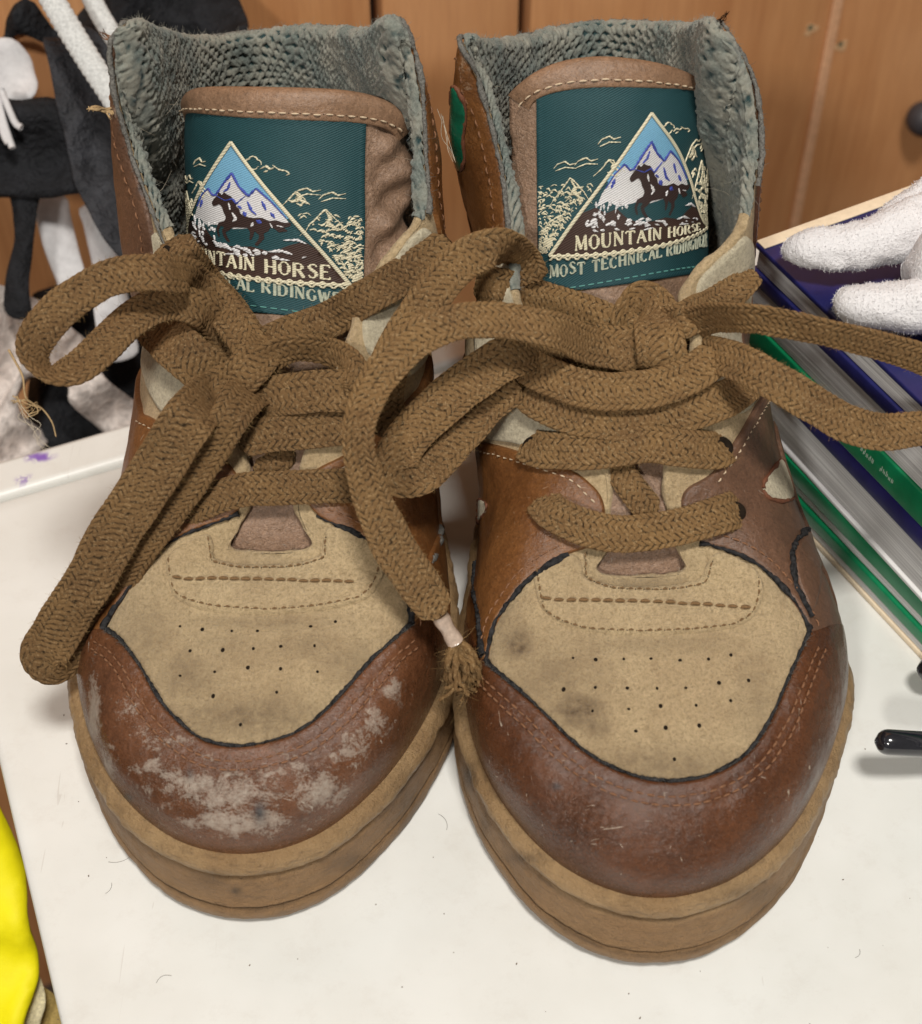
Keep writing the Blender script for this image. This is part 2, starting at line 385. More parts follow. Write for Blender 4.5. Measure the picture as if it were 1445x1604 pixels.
def poly_mesh(poly, spacing, rings=(.04, .10), jitter=.15):
    """2D polygon filled with triangles; returns points, faces, distance-to-boundary"""
    t = np.roll(poly, -1, 0) - np.roll(poly, 1, 0); n = nrm(np.stack([-t[:, 1], t[:, 0]], -1))
    ar = ((poly[:, 0] * np.roll(poly[:, 1], -1)) - (poly[:, 1] * np.roll(poly[:, 0], -1))).sum()
    if ar < 0: n = -n
    def dist(P):
        out = np.empty(len(P)); a = poly; ab = np.roll(poly, -1, 0) - a; l2 = (ab**2).sum(1) + 1e-12
        for i in range(0, len(P), 2000):
            p = P[i:i + 2000][:, None]; tt = np.clip(((p - a) * ab).sum(-1) / l2, 0, 1)
            out[i:i + 2000] = np.sqrt((((a + tt[..., None] * ab) - p)**2).sum(-1)).min(1)
        return out
    extra = []
    for r in rings:
        q = poly + n * r; q = q[inside(q, poly)]; extra.append(q[dist(q) > r * .8])
    lo, hi = poly.min(0), poly.max(0)
    X, Y = np.meshgrid(np.arange(lo[0], hi[0], spacing), np.arange(lo[1], hi[1], spacing * .87), indexing='ij')
    X = X + (np.arange(X.shape[1]) % 2) * spacing * .5; G = np.stack([X.ravel(), Y.ravel()], -1)
    G = G + RNG.uniform(-1, 1, G.shape) * spacing * jitter; G = G[inside(G, poly)]
    if len(G): G = G[dist(G) > max(rings or (0,)) + spacing * .45]
    pts = np.vstack([poly] + extra + [G]); nb = len(poly)
    r = delaunay_2d_cdt([Vector(p) for p in pts], [(i, (i + 1) % nb) for i in range(nb)], [], 0, 1e-5)
    V = np.array([v[:] for v in r[0]]); F = np.array([f[:3] for f in r[2]])
    c = V[F].mean(1); F = F[inside(c, poly)]
    return V, F, dist(V)
def panel(sh, name, poly, th, mat_, parent, spacing=.16, edge=.10, stain_shade=None, scuff=None, grooves=(), crinkle=None, base=0.0, kind=None):
    P2 = chart_pts(sh, poly, True, min(.14, spacing)); V, F, d = poly_mesh(P2, spacing, (edge * .35, edge))
    u = V[:, 0] / sh.L; v = np.clip(V[:, 1] / 9.0, -.02, 1); P, N = sh.S(u, np.clip(v, 0, 1), True)
    h = np.where(d < 1e-4, -.03, th * np.sqrt(1 - (1 - np.clip((d + edge * .25) / (edge * 1.25), 0, 1))**2))
    for g in grooves:
        gd = np.full(len(P), 9.0)
        for i in range(0, len(P), 3000): gd[i:i + 3000] = np.linalg.norm(P[i:i + 3000, None] - g[None, ::2], axis=-1).min(1)
        h = h - np.where(d > edge, .075 * np.exp(-(gd / .10)**2), 0)
    P = P + N * (h + base)[:, None]
    if (v < 0).any(): P[:, 2] = np.where(v < 0, P[:, 2] - .2, P[:, 2])
    px = project(P)[0]; at = {}
    z = np.zeros(len(P)); 
    for nm, spots in (('stain', stain_shade), ('scuff', scuff), ('crinkle', crinkle)):
        a = z.copy()
        for (x, y, rx, ry, k) in spots or ():
            q = ((px[:, 0] - x) / rx)**2 + ((px[:, 1] - y) / ry)**2; a = np.maximum(a, k * np.exp(-q * 1.2))
        at[nm] = a
    A, B, C = (P[F[:, i]] for i in range(3)); fn = np.cross(B - A, C - A)
    flip = (fn * N[F[:, 0]]).sum(-1) < 0; F[flip] = F[flip][:, ::-1]
    o = mesh_obj(name, P, F, mat_, parent, attrs=at, kind=kind)
    return o
def surf_path(sh, poly, step=.08, h=.0, closed=False):
    Q = chart_pts(sh, poly, closed, step); P, N = sh.S(Q[:, 0] / sh.L, np.clip(Q[:, 1] / 9, 0, 1), True)
    return P + N * h, N
def offset_path(P, N, d, h):
    """a line running beside P on the current shoe's surface"""
    t = nrm(np.gradient(P, axis=0)); Q = P + np.cross(t, N) * d
    if abs(d) > .1: Q = np.array([CUR.near.find_nearest(Vector(q))[0][:] for q in Q])
    return Q + N * h
def stitches(name, P, N, parent, mat_, length=.20, gap=.09, r=.032, seed=1, lift=.02):
    P = resample(np.hstack([P, N]), .02); rg = np.random.default_rng(seed); parts = []; i = 0; st = length + gap
    n = len(P); k = int(st / .02); holes = []
    for i in range(0, n - int(length / .02) - 1, k):
        seg = P[i:i + int(length / .02) + 1:3]
        q = seg[:, :3] + seg[:, 3:6] * (lift + .03 * np.sin(np.linspace(0, math.pi, len(seg))))[:, None]
        q = q + rg.normal(0, .008, 3)
        rr = r * (1 - .5 * np.abs(np.linspace(-1, 1, len(seg)))**3); parts.append(tube(q, rr * rg.uniform(.8, 1.15), 5)); e = P[min(i + int((length + gap / 2) / .02), n - 1)]; holes.append(tube(np.array([e[:3] - e[3:6] * .03, e[:3] + e[3:6] * (lift - .008)]), [r * .55, r * .5], 5))
    if parts and r < .04: mesh_obj('needle_holes', *join(holes), M_HOLE, parent, kind='stuff')
    if parts: return mesh_obj(name, *join(parts), mat_, parent)
def binding(name, P, N, r, parent, mat_, seed=3, lift=.04):
    k = 8; Q = P + N * lift; rr = r * (.62 + .45 * (1 + vnoise(Q, .9, seed + 8, 2)) / 2); Q = Q + .35 * r * np.stack([vnoise(Q, 2.3, seed + q, 2) for q in range(3)], -1); V, F = tube(Q, rr, k); a = vnoise(V, 1.6, seed + 4, 2) * r * .8 + vnoise(V, 4, seed, 3) * r * .45 + vnoise(V, 14, seed + 1, 2) * r * .6
    c = np.repeat(Q, k, 0); V = V + nrm(V - c) * a[:, None]; return mesh_obj(name, V, F, mat_, parent)
def fuzz(name, P, N, parent, mat_, count, length=.25, r=.006, seed=5, spread=.8, curl=.5):
    rg = np.random.default_rng(seed); idx = rg.integers(0, len(P), count); parts = []
    V = []; F = []; o = 0
    for i in idx:
        d = nrm(N[i] + rg.normal(0, spread, 3)); L = length * rg.uniform(.3, 1.3); c = rg.normal(0, curl, 3)
        t = np.linspace(0, 1, 4)[:, None]; q = P[i] + d * L * t + c * L * t * t * .6
        a = nrm(np.cross(d, [0.3, .2, .9])); b = np.cross(d, a)
        for j in range(4):
            rr = r * (1 - .2 * j)
            for ang in (0, 2.09, 4.19): V.append(q[j] + rr * (math.cos(ang) * a + math.sin(ang) * b))
        for j in range(3):
            for m in range(3): F.append((o + j * 3 + m, o + j * 3 + (m + 1) % 3, o + j * 3 + 3 + (m + 1) % 3, o + j * 3 + 3 + m))
        o += 12
    return mesh_obj(name, np.array(V), np.array(F), mat_, parent, kind='stuff')

def build_upper(sh, root, lin_u, pale=None):
    nu, nv = 420, 70; u = np.arange(nu) / nu; v = np.linspace(0, 1, nv)
    U, Vv = np.meshgrid(u, v, indexing='ij'); P = sh.S(U, Vv)
    px, z = project(P.reshape(-1, 3)); st = np.zeros(len(px))
    for (x, y, rx, ry, k) in sh.stains:
        st = np.maximum(st, k * np.exp(-(((px[:, 0] - x) / rx)**2 + ((px[:, 1] - y) / ry)**2)))
    global CUR; CUR = sh; sh.near = BVHTree.FromPolygons([Vector(p) for p in P.reshape(-1, 3)], grid_faces(nu, nv, True).tolist())
    mesh_obj('suede_upper', P.reshape(-1, 3), grid_faces(nu, nv, True), M_SUEDE, root, attrs={'stain': st})
    # lining with its rolled rim: rows = arc of the roll, then down inside
    def inner(us, name, m, knit, depth):
        step = .036 if knit else .09
        c = sh.ctrl(us); arc = np.linalg.norm(np.diff(sh.raw(us, np.ones_like(us)), axis=0), axis=1); s_arc = np.concatenate([[0], np.cumsum(arc)])
        if knit:
            n2 = int(s_arc[-1] / step); us = np.interp(np.linspace(0, s_arc[-1], n2), s_arc, us); s_arc = np.linspace(0, s_arc[-1], n2)
        th = sh.th(us); T, N = sh.S(us, np.ones_like(us), True); T2 = sh.S(us, np.full_like(us, .97)); m_ = nrm(T - T2)
        k1 = max(8, int(1.2 / step)); phi = np.linspace(0, math.pi, k1)
        roll = T[:, None] - N[:, None] * (th / 2)[:, None, None] + (np.cos(phi)[None, :, None] * N[:, None] + .8 * np.sin(phi)[None, :, None] * m_[:, None]) * (th / 2)[:, None, None]
        k2 = int(depth * 13 / step); vv = np.linspace(1, 1 - depth, k2 + 1)[1:]
        UU, VV = np.meshgrid(us, vv, indexing='ij'); Q, QN = sh.S(UU, VV, True)
        bulge = .22 * np.sin(np.clip((1 - VV) / .42, 0, 1) * math.pi) * (1 if knit else 0)
        Q = Q - QN * (th[:, None] + bulge)[..., None]
        G = np.concatenate([roll, Q], 1); nn, mm = G.shape[:2]
        d1 = np.gradient(G, axis=0); d2 = np.gradient(G, axis=1); GN = nrm(np.cross(d1, d2))
        if knit:
            row = np.linalg.norm(np.diff(G, axis=1), axis=-1).mean(0); w = np.concatenate([[0], np.cumsum(row)])
            cx, cy = T[:, 0].mean(), T[:, 1].mean(); rx = G[..., 0] - cx; ry = G[..., 1] - cy; A = np.arctan2(rx, ry) * 4.3; Bw = G[..., 2] * 1.0 + 0.0 * rx; A[:, :k1] = A[:, k1:k1 + 1]; Bw[:, :k1] = Bw[:, k1:k1 + 1] + w[None, k1] - w[None, :k1]; wob = vnoise(G, 1.3, 11, 2) * .22; wob2 = vnoise(G, 1.1, 19, 2) * .22
            p = .31; x = (A + wob) / p; y = (Bw + wob2) / (p * .85); r = np.floor(y); x = x + .5 * (r % 2)
            fx = np.abs(x - np.floor(x) - .5); fy = np.abs(y - r - .5)
            star = (fx**.75 + fy**.75); h = smooth01((star - .30) / .34)
            x2 = (A + wob) / p + .25; h = h * (.80 + .20 * np.cos(x2 * 4 * math.pi) * np.cos(y * 2 * math.pi))
            felt = smooth01(.5 + 1.6 * vnoise(G, .35, 31, 2)); h = h * (1 - .25 * felt) + .62 * .25 * felt
            gA = np.gradient(A); gW = np.gradient(Bw); ar = np.abs(gA[0] * gW[1] - gA[1] * gW[0]) / np.maximum(np.linalg.norm(np.cross(d1, d2), axis=-1), 1e-6)
            wt = smooth01((ar - .35) / .3); hn = .45 + .4 * vnoise(G, 4.2, 61, 3); h = h * wt + hn * (1 - wt)
            h = np.clip(h + .28 * vnoise(G, 7, 23, 2) + .18 * vnoise(G, 1.5, 29, 2), 0, 1.15)
            G = G + GN * ((h - .5) * .15 + vnoise(G, .7, 5, 2) * .10)[..., None]
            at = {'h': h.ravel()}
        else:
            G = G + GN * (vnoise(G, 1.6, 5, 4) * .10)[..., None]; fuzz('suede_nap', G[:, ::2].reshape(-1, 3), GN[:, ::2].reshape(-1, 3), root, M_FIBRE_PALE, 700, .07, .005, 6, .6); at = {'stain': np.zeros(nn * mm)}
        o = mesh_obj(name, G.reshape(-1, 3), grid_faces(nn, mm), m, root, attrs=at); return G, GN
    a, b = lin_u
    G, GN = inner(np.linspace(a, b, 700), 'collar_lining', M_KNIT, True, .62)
    inner(np.linspace(b, 1 + a, 320), 'eyestay_edge', M_SUEDE, False, .34)
    ii = np.arange(0, G.shape[0]); rim = G[:, 2:26].reshape(-1, 3); rn = GN[:, 2:26].reshape(-1, 3)
    fuzz('collar_fuzz', rim, rn, root, plain('grey_fuzz', (.34, .33, .28), .9, .1), 900, .16, .0045, 8, .8)
    inn = G[:, 26:].reshape(-1, 3); fuzz('lining_fuzz', inn, GN[:, 26:].reshape(-1, 3), root, M_FIBRE_PALE, 70, .5, .0045, 9, .9, 1.0)
    # insole closes the shoe inside
    Bp = sh.raw(np.arange(120) / 120, np.zeros(120)); c = Bp.mean(0)
    Q = np.vstack([[c + [0, 0, .2]], c + (Bp - c) * .93 + [0, 0, .2]])
    mesh_obj('insole', Q, [[0, i + 1, (i + 1) % 120 + 1] for i in range(120)], plain('insole_cloth', (.10, .09, .08), .9), root)

def build_sole(sh, root, off, seed, stains):
    n = 560; u = np.arange(n) / n; B = sh.raw(u, np.zeros(n)); B = resample(B, n=n + 1, closed=True)
    for _ in range(12): B = (np.roll(B, 1, 0) + 2 * B + np.roll(B, -1, 0)) / 4
    t = np.roll(B, -1, 0) - np.roll(B, 1, 0); N = nrm(np.stack([t[:, 1], -t[:, 0], 0 * t[:, 0]], -1)); N = nrm(N + np.roll(N, 3, 0) + np.roll(N, -3, 0))
    y = B[:, 1]; toe = smooth01((5 - y) / 5); toe_lift = .16 * toe**2
    def sweep(prof, name, lowf):
        prof = resample(catmull(np.array(prof), 8), .05); k = len(prof)
        d = prof[:, 0]; z = prof[:, 1]
        V = B[:, None, :2] + N[:, None, :2] * (np.where(d > 0, d, d)[None, :, None] * (off / .5) * (1 + (.62 * toe**1.5 - .12)[:, None, None] * smooth01((2.4 - z) / 1.8)[None, :, None]))
        Z = z[None] + toe_lift[:, None] * (1 - z[None] / 3.2) + 0 * V[..., 0]
        V = np.concatenate([V, Z[..., None]], -1)
        rad = np.concatenate([N[:, None, :2] + 0 * V[..., :2], 0 * V[..., :1]], -1)
        wob = vnoise(V, .8, seed, 3) * .05 + vnoise(V, 4, seed + 3, 3) * .03 * (1 + 1.5 * (z[None] > 2.3))
        V = V + rad * wob[..., None] * (z[None] > .1)[..., None]
        px = project(V.reshape(-1, 3))[0]; st = np.zeros(len(px))
        for (x, yy, rx, ry, q) in stains: st = np.maximum(st, q * np.exp(-(((px[:, 0] - x) / rx)**2 + ((px[:, 1] - yy) / ry)**2)))
        st = np.maximum(st, (.9 * np.exp(-((V[..., 2] - 2.04) / .07)**2) * (.6 + .5 * vnoise(V, 1.2, 77, 2)) + .75 * np.exp(-((V[..., 2] - .78) / .05)**2) * (.6 + .5 * vnoise(V, 1.5, 78, 2))).ravel() * lowf)  # besides the stains, shade painted into the two outsole creases
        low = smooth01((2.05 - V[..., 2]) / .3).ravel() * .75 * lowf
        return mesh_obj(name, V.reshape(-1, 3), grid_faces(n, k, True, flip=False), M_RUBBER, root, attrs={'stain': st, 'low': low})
    # foxing rim: a fat roll; outsole: the wall below it with two moulded steps
    sweep([(-.75, 2.30), (-.35, 2.66), (-.05, 2.78), (.20, 2.76), (.40, 2.62), (.49, 2.44), (.50, 2.30), (.44, 2.17), (.28, 2.12), (.0, 2.10)], 'foxing_rim', 0)
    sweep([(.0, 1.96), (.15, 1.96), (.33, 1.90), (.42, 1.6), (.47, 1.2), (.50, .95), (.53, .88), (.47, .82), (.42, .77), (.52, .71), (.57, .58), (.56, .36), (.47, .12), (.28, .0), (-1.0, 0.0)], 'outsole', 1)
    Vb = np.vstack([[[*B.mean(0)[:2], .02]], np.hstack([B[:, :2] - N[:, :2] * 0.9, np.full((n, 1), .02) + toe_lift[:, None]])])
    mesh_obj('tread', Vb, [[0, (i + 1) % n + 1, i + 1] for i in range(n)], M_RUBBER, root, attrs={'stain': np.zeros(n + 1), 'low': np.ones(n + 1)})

# ------------------------------------------------------------------ tongue and its woven label
class Tongue:
    def __init__(s, keys, a0, a1):
        """keys: (px, py, z, R, phi, half-width factor)"""
        P = np.array([[*at_z(k[0], k[1], k[2]), k[3], k[4], k[5]] for k in keys]); s.C = resample(catmull(P, 12), .1)
        L = np.concatenate([[0], np.cumsum(np.linalg.norm(np.diff(s.C[:, :3], axis=0), axis=1))]); s.t = L; s.a0, s.a1 = a0, a1; s.L = L[-1]
        s.rows = project(s.C[:, :3])[0][:, 1]
    def f(s, a, t, h=0.0, full=False):
        a = np.asarray(a, float); t = np.asarray(t, float); a, t = np.broadcast_arrays(a, t)
        tt = np.clip(t, 0, s.L); c = np.stack([np.interp(tt, s.t, s.C[:, k]) for k in range(6)], -1)
        e = .3; c2 = np.stack([np.interp(np.clip(tt + e, 0, s.L), s.t, s.C[:, k]) for k in range(3)], -1); c1 = np.stack([np.interp(np.clip(tt - e, 0, s.L), s.t, s.C[:, k]) for k in range(3)], -1)
        ax = nrm(c2 - c1); X = nrm(np.array([1.0, 0, 0]) - ax * ax[..., :1]); nf = nrm(np.cross(X, ax))
        R = c[..., 3]; th = a / R + c[..., 4]
        P = c[..., :3] + ax * (t - tt)[..., None] + X * (R * np.sin(th))[..., None] + nf * (R * (np.cos(th) - 1))[..., None]
        N = X * np.sin(th)[..., None] + nf * np.cos(th)[..., None]
        P = P + N * (vnoise(P, .8, 41, 2) * .05 + h)[..., None]
        return (P, N, ax) if full else P
    def trow(s, row): return float(np.interp(-row, -s.rows, s.t))

STROKES = {  # capital letters on a 4 x 6 grid: thick strokes ('k') and thin ones ('t')
 'M': [(0,0,0.3,6,'t'),(.3,6,2.2,.4,'k'),(2.2,.4,4.1,6,'t'),(4.1,6,4.4,0,'k'),(-.5,0,.6,0,'t'),(3.8,0,5,0,'t'),(-.3,6,.5,6,'t'),(3.9,6,4.7,6,'t')],
 'U': [(0.3,6,.3,1.6,'k'),(.3,1.6,1,.3,'k'),(1,.3,2,0,'t'),(2,0,3,.3,'t'),(3,.3,3.6,1.6,'t'),(3.6,1.6,3.6,6,'t'),(-.4,6,1,6,'t'),(3,6,4.2,6,'t')],
 'N': [(0.3,0,.3,6,'t'),(.3,6,3.7,0,'k'),(3.7,0,3.7,6,'t'),(-.3,0,.9,0,'t'),(-.4,6,.5,6,'t'),(3.1,6,4.3,6,'t')],
 'T': [(2,0,2,6,'k'),(-.1,6,4.1,6,'t'),(-.1,6,-.1,5,'t'),(4.1,6,4.1,5,'t'),(1.3,0,2.7,0,'t')],
 'A': [(0,0,2,6,'t'),(2,6,4,0,'k'),(.8,2.1,3.2,2.1,'t'),(-.5,0,.6,0,'t'),(3.3,0,4.6,0,'t')],
 'I': [(.8,0,.8,6,'k'),(.1,0,1.5,0,'t'),(.1,6,1.5,6,'t')],
 'H': [(.3,0,.3,6,'k'),(3.7,0,3.7,6,'k'),(.3,3,3.7,3,'t'),(-.3,0,1,0,'t'),(-.3,6,1,6,'t'),(3,0,4.3,0,'t'),(3,6,4.3,6,'t')],
 'R': [(.3,0,.3,6,'k'),(.3,6,2.4,6,'t'),(2.4,6,3.3,5.2,'t'),(3.3,5.2,3.3,4,'k'),(3.3,4,2.4,3.1,'t'),(2.4,3.1,.3,3.1,'t'),(1.9,3.1,3.9,0,'k'),(-.3,0,1,0,'t'),(3.5,0,4.4,0,'t'),(-.3,6,.6,6,'t')],
 'S': [(3.3,5,2.8,5.8,'t'),(2.8,5.8,1.5,6,'t'),(1.5,6,.5,5.3,'t'),(.5,5.3,.6,4.1,'k'),(.6,4.1,2,3.1,'k'),(2,3.1,3.3,2.1,'k'),(3.3,2.1,3.2,.8,'k'),(3.2,.8,2.1,0,'t'),(2.1,0,.9,.1,'t'),(.9,.1,.3,1.1,'t')],
 'E': [(.3,0,.3,6,'k'),(.3,6,3.3,6,'t'),(.3,3.1,2.7,3.1,'t'),(.3,0,3.5,0,'t'),(3.3,6,3.3,5.1,'t'),(3.5,0,3.6,1,'t'),(-.3,0,.3,0,'t'),(-.3,6,.3,6,'t')],
 'C': [(3.6,4.8,3,5.8,'t'),(3,5.8,2,6,'t'),(2,6,.8,5.3,'t'),(.8,5.3,.2,3.8,'k'),(.2,3.8,.2,2.2,'k'),(.2,2.2,.8,.7,'k'),(.8,.7,2,0,'t'),(2,0,3,.2,'t'),(3,.2,3.7,1.2,'t'),(3.6,4.8,3.6,6,'t')],
 'L': [(.3,0,.3,6,'k'),(.3,0,3.4,0,'t'),(3.4,0,3.5,1.2,'t'),(-.3,6,1,6,'t'),(-.3,0,.3,0,'t')],
 'D': [(.3,0,.3,6,'k'),(.3,6,2.2,6,'t'),(2.2,6,3.4,5,'t'),(3.4,5,3.8,3.8,'k'),(3.8,3.8,3.8,2.2,'k'),(3.8,2.2,3.4,1,'k'),(3.4,1,2.2,0,'t'),(2.2,0,.3,0,'t'),(-.3,6,.3,6,'t'),(-.3,0,.3,0,'t')],
 'W': [(0,6,1.3,0,'k'),(1.3,0,2.5,5.4,'t'),(2.5,5.4,3.7,0,'k'),(3.7,0,5,6,'t'),(-.5,6,.6,6,'t'),(4.5,6,5.5,6,'t')],
}
STROKES['G'] = STROKES['C'][:-2] + [(3,.2,3.6,.9,'t'),(3.6,.9,3.6,2.6,'k'),(2.8,2.6,4.2,2.6,'t')]
STROKES['O'] = [(2.0 + 1.9 * math.sin(a), 3 + 3 * math.cos(a), 2.0 + 1.9 * math.sin(a + math.pi / 6), 3 + 3 * math.cos(a + math.pi / 6), 'k' if abs(math.sin(a + .26)) > .75 else 't') for a in [i * math.pi / 6 for i in range(12)]]
ADV = {'M': 6.2, 'I': 2.7, 'W': 7, 'E': 5, 'L': 4.8, 'S': 5}
def build_label(tg, lf, parent, hw, hh, rg, tx=0.0):
    """lf(a, b, h) -> 3D; a across (cm), b down (cm)"""
    V, F, d = poly_mesh(resample(np.array([(-hw, 0), (hw, 0), (hw, hh), (-hw, hh)], float), .08, closed=True), .10, (.03,), .1)
    h = np.where(d < 1e-4, -.02, .06 + .015 * vnoise(np.c_[V, 0 * V[:, 0]], 1.5, 3)) + .03 * (d < .09) * (d > 1e-4)
    root = mesh_obj('woven_label', lf(V[:, 0], V[:, 1], h), F[:, ::-1] if True else F, M_LBL, parent, uv=V)
    def poly(name, pts, m, z, sp=.09):
        P = resample(np.array(pts, float), .06, closed=True); V, F, d = poly_mesh(P, sp, (), .1)
        return mesh_obj(name, lf(V[:, 0], V[:, 1], np.full(len(V), z)), F[:, ::-1], m, root, uv=V)
    def strokes(name, lines, m, z, fn=lambda x, y: (x, y), taper=False):
        VV = []; FF = []; UV = []; o = 0
        for (pts, w) in lines:
            P = resample(np.array(pts, float), .03)
            x, y = fn(P[:, 0], P[:, 1]); P = np.stack([x, y], -1)
            t = nrm(np.gradient(P, axis=0)); nn = np.stack([-t[:, 1], t[:, 0]], -1); k = len(P)
            ww = np.full(k, w)[:, None] / 2
            if taper: ww = ww * (.35 + 1.1 * np.sin(np.linspace(.05, math.pi - .05, k)) * (1 + .5 * rg.normal(0, 1, k).clip(-1, 1)))[:, None].clip(.15, 2)
            for q, hz in ((-1, z - .015), (-.5, z + .018), (.5, z + .018), (1, z - .015)):
                C = P + nn * ww * q; VV.append(lf(C[:, 0], C[:, 1], np.full(k, hz))); UV.append(C)
            for j in range(3):
                for i in range(k - 1): FF.append((o + j * k + i, o + j * k + i + 1, o + (j + 1) * k + i + 1, o + (j + 1) * k + i))
            o += 4 * k
        return mesh_obj(name, np.vstack(VV), np.array(FF), m, root, uv=np.vstack(UV))
    A = (0, .78); Lc = (-2.73, 4.52); Rc = (2.73, 4.52)
    def xl(b): return -(b - .78) / (4.52 - .78) * 2.73
    def clip(pts): return [(min(max(x, xl(y) + .03), -xl(y) - .03), y) for x, y in pts]
    poly('woven_sky', [A, (xl(2.75), 2.75), (-xl(2.75), 2.75)], M_LBL_SKY, .072)
    poly('woven_snow_peaks', clip([(0.0, 1.62), (.22, 1.98), (.42, 2.2), (.62, 1.98), (.95, 2.3), (1.3, 2.75), (1.5, 3.1), (1.2, 3.2), (.6, 3.15), (.2, 3.25), (-.3, 3.3), (-.9, 3.35), (-1.5, 3.3), (-1.35, 2.9), (-1.0, 2.35), (-.75, 2.15), (-.5, 2.3), (-.25, 1.95)]), M_LBL_WHITE, .084)
    poly('woven_meadow', clip([(-1.9, 3.45), (-1.2, 3.1), (-.9, 3.25), (-.4, 3.15), (0, 3.2), (.5, 3.1), (.9, 2.95), (1.3, 2.85), (1.7, 3.2), (2.0, 3.9), (0, 4.0), (-2.2, 3.9)]), M_LBL, .090)
    poly('woven_ground', clip([(-1.85, 3.4), (-1.5, 3.25), (-1.25, 3.42), (-.95, 3.3), (-.7, 3.55), (-.35, 3.72), (.1, 3.7), (.5, 3.62), (1.0, 3.72), (1.35, 3.5), (1.7, 3.35), (2.0, 3.6), (2.65, 4.5), (-2.65, 4.5)]), M_LBL_BROWN, .098)
    hs = [(-.62, 2.52), (-.55, 2.40), (-.43, 2.28), (-.38, 2.17), (-.30, 2.25), (-.22, 2.16), (-.14, 2.22), (-.02, 2.25), (.02, 2.36), (.12, 2.42), (.10, 2.52), (.20, 2.60), (.22, 2.72), (.34, 2.78), (.55, 2.80), (.75, 2.76), (.92, 2.84), (1.08, 2.80), (1.25, 2.86), (1.42, 2.84), (1.40, 2.95), (1.24, 3.0), (1.36, 3.08), (1.15, 3.14), (1.05, 3.04), (.95, 3.0), (.92, 3.12), (.80, 3.20), (.82, 3.34), (.74, 3.46), (.66, 3.58), (.58, 3.56), (.68, 3.40), (.70, 3.26), (.58, 3.16), (.56, 3.3), (.50, 3.44), (.46, 3.42), (.48, 3.22), (.42, 3.10), (.20, 3.12), (.02, 3.14), (-.10, 3.26), (-.20, 3.32), (-.14, 3.46), (-.06, 3.58), (-.14, 3.60), (-.26, 3.44), (-.30, 3.28), (-.22, 3.18), (-.34, 3.16), (-.40, 3.30), (-.36, 3.5), (-.42, 3.5), (-.48, 3.28), (-.40, 3.08), (-.22, 3.0), (-.18, 2.88), (-.26, 2.74), (-.30, 2.60), (-.38, 2.52), (-.50, 2.60), (-.58, 2.62)]
    poly('woven_horse', hs, M_LBL_HORSE, .112, .07)
    strokes('woven_highlight', [([(-.1, 2.45), (-.06, 2.65)], .045), ([(.0, 2.72), (.10, 2.88), (.02, 2.98)], .06), ([(.55, 2.92), (.50, 3.05)], .06), ([(.95, 2.9), (1.0, 3.02)], .035), ([(1.1, 2.95), (1.25, 2.98)], .03),
        ([(-.5, 3.78), (-.2, 3.72), (.0, 3.82)], .08), ([(.15, 3.7), (.45, 3.74), (.5, 3.88)], .07), ([(.9, 3.72), (1.2, 3.66), (1.45, 3.74)], .06), ([(1.0, 3.9), (1.4, 3.92)], .04), ([(1.25, 3.35), (1.55, 3.32), (1.75, 3.42)], .05),
        ([(-1.7, 3.75), (-1.55, 3.62), (-1.45, 3.8)], .07), ([(-1.1, 3.62), (-1.0, 3.78)], .08), ([(-1.5, 3.4), (-1.3, 3.5)], .04), ([(-.2, 3.95), (.1, 3.9)], .04), ([(-1.35, 3.15), (-1.4, 3.4)], .03), ([(-1.15, 3.1), (-1.2, 3.35)], .03), ([(-.95, 3.2), (-1.0, 3.42)], .03)] + [([(x, y), (x + rg.uniform(-.03, .03), y + rg.uniform(.05, .2))], rg.uniform(.03, .07)) for x, y in zip(rg.uniform(-1.6, -.5, 16), rg.uniform(3.0, 3.5, 16))] + [([(x, y), (x + rg.uniform(.05, .18), y + rg.uniform(-.06, .06))], rg.uniform(.03, .09)) for x, y in zip(rg.uniform(-1.8, 1.9, 26), rg.uniform(3.62, 3.9, 26))], M_LBL_WHITE, .118, taper=True)
    strokes('woven_blue_shading', [(clip([(-1.25, 2.75), (-1.0, 2.35), (-.75, 2.12), (-.6, 2.3), (-.5, 2.28), (-.25, 1.92), (0, 1.6), (.18, 1.95), (.42, 2.2), (.62, 1.96), (.95, 2.28), (1.3, 2.72)]), .045),
        ([(-.5, 2.28), (-.2, 2.4), (.0, 2.32), (.1, 2.45), (.35, 2.2)], .035), ([(-.05, 1.85), (-.12, 2.05), (-.25, 2.15)], .05), ([(.4, 2.35), (.5, 2.6), (.62, 2.7)], .05), ([(.75, 2.3), (.85, 2.55)], .05), ([(.3, 2.65), (.35, 2.78)], .09), ([(.62, 2.85), (.75, 2.92)], .09), ([(.95, 2.6), (1.05, 2.75)], .05), ([(-1.0, 2.5), (-1.1, 2.75)], .06), ([(.15, 2.5), (.25, 2.58)], .05)], M_LBL_BLUE, .104, taper=True)
    rope = [(x, 4.52 + .05 * math.sin(x * 26)) for x in np.linspace(-2.73, 2.73, 140)]; rope2 = [(x, 4.58 - .05 * math.sin(x * 26)) for x in np.linspace(-2.73, 2.73, 140)]
    strokes('woven_triangle_border', [([Lc, A, Rc], .095), (rope, .055), (rope2, .055), ([Lc, (0, 4.55), Rc], .07)], M_LBL_CREAM, .122)
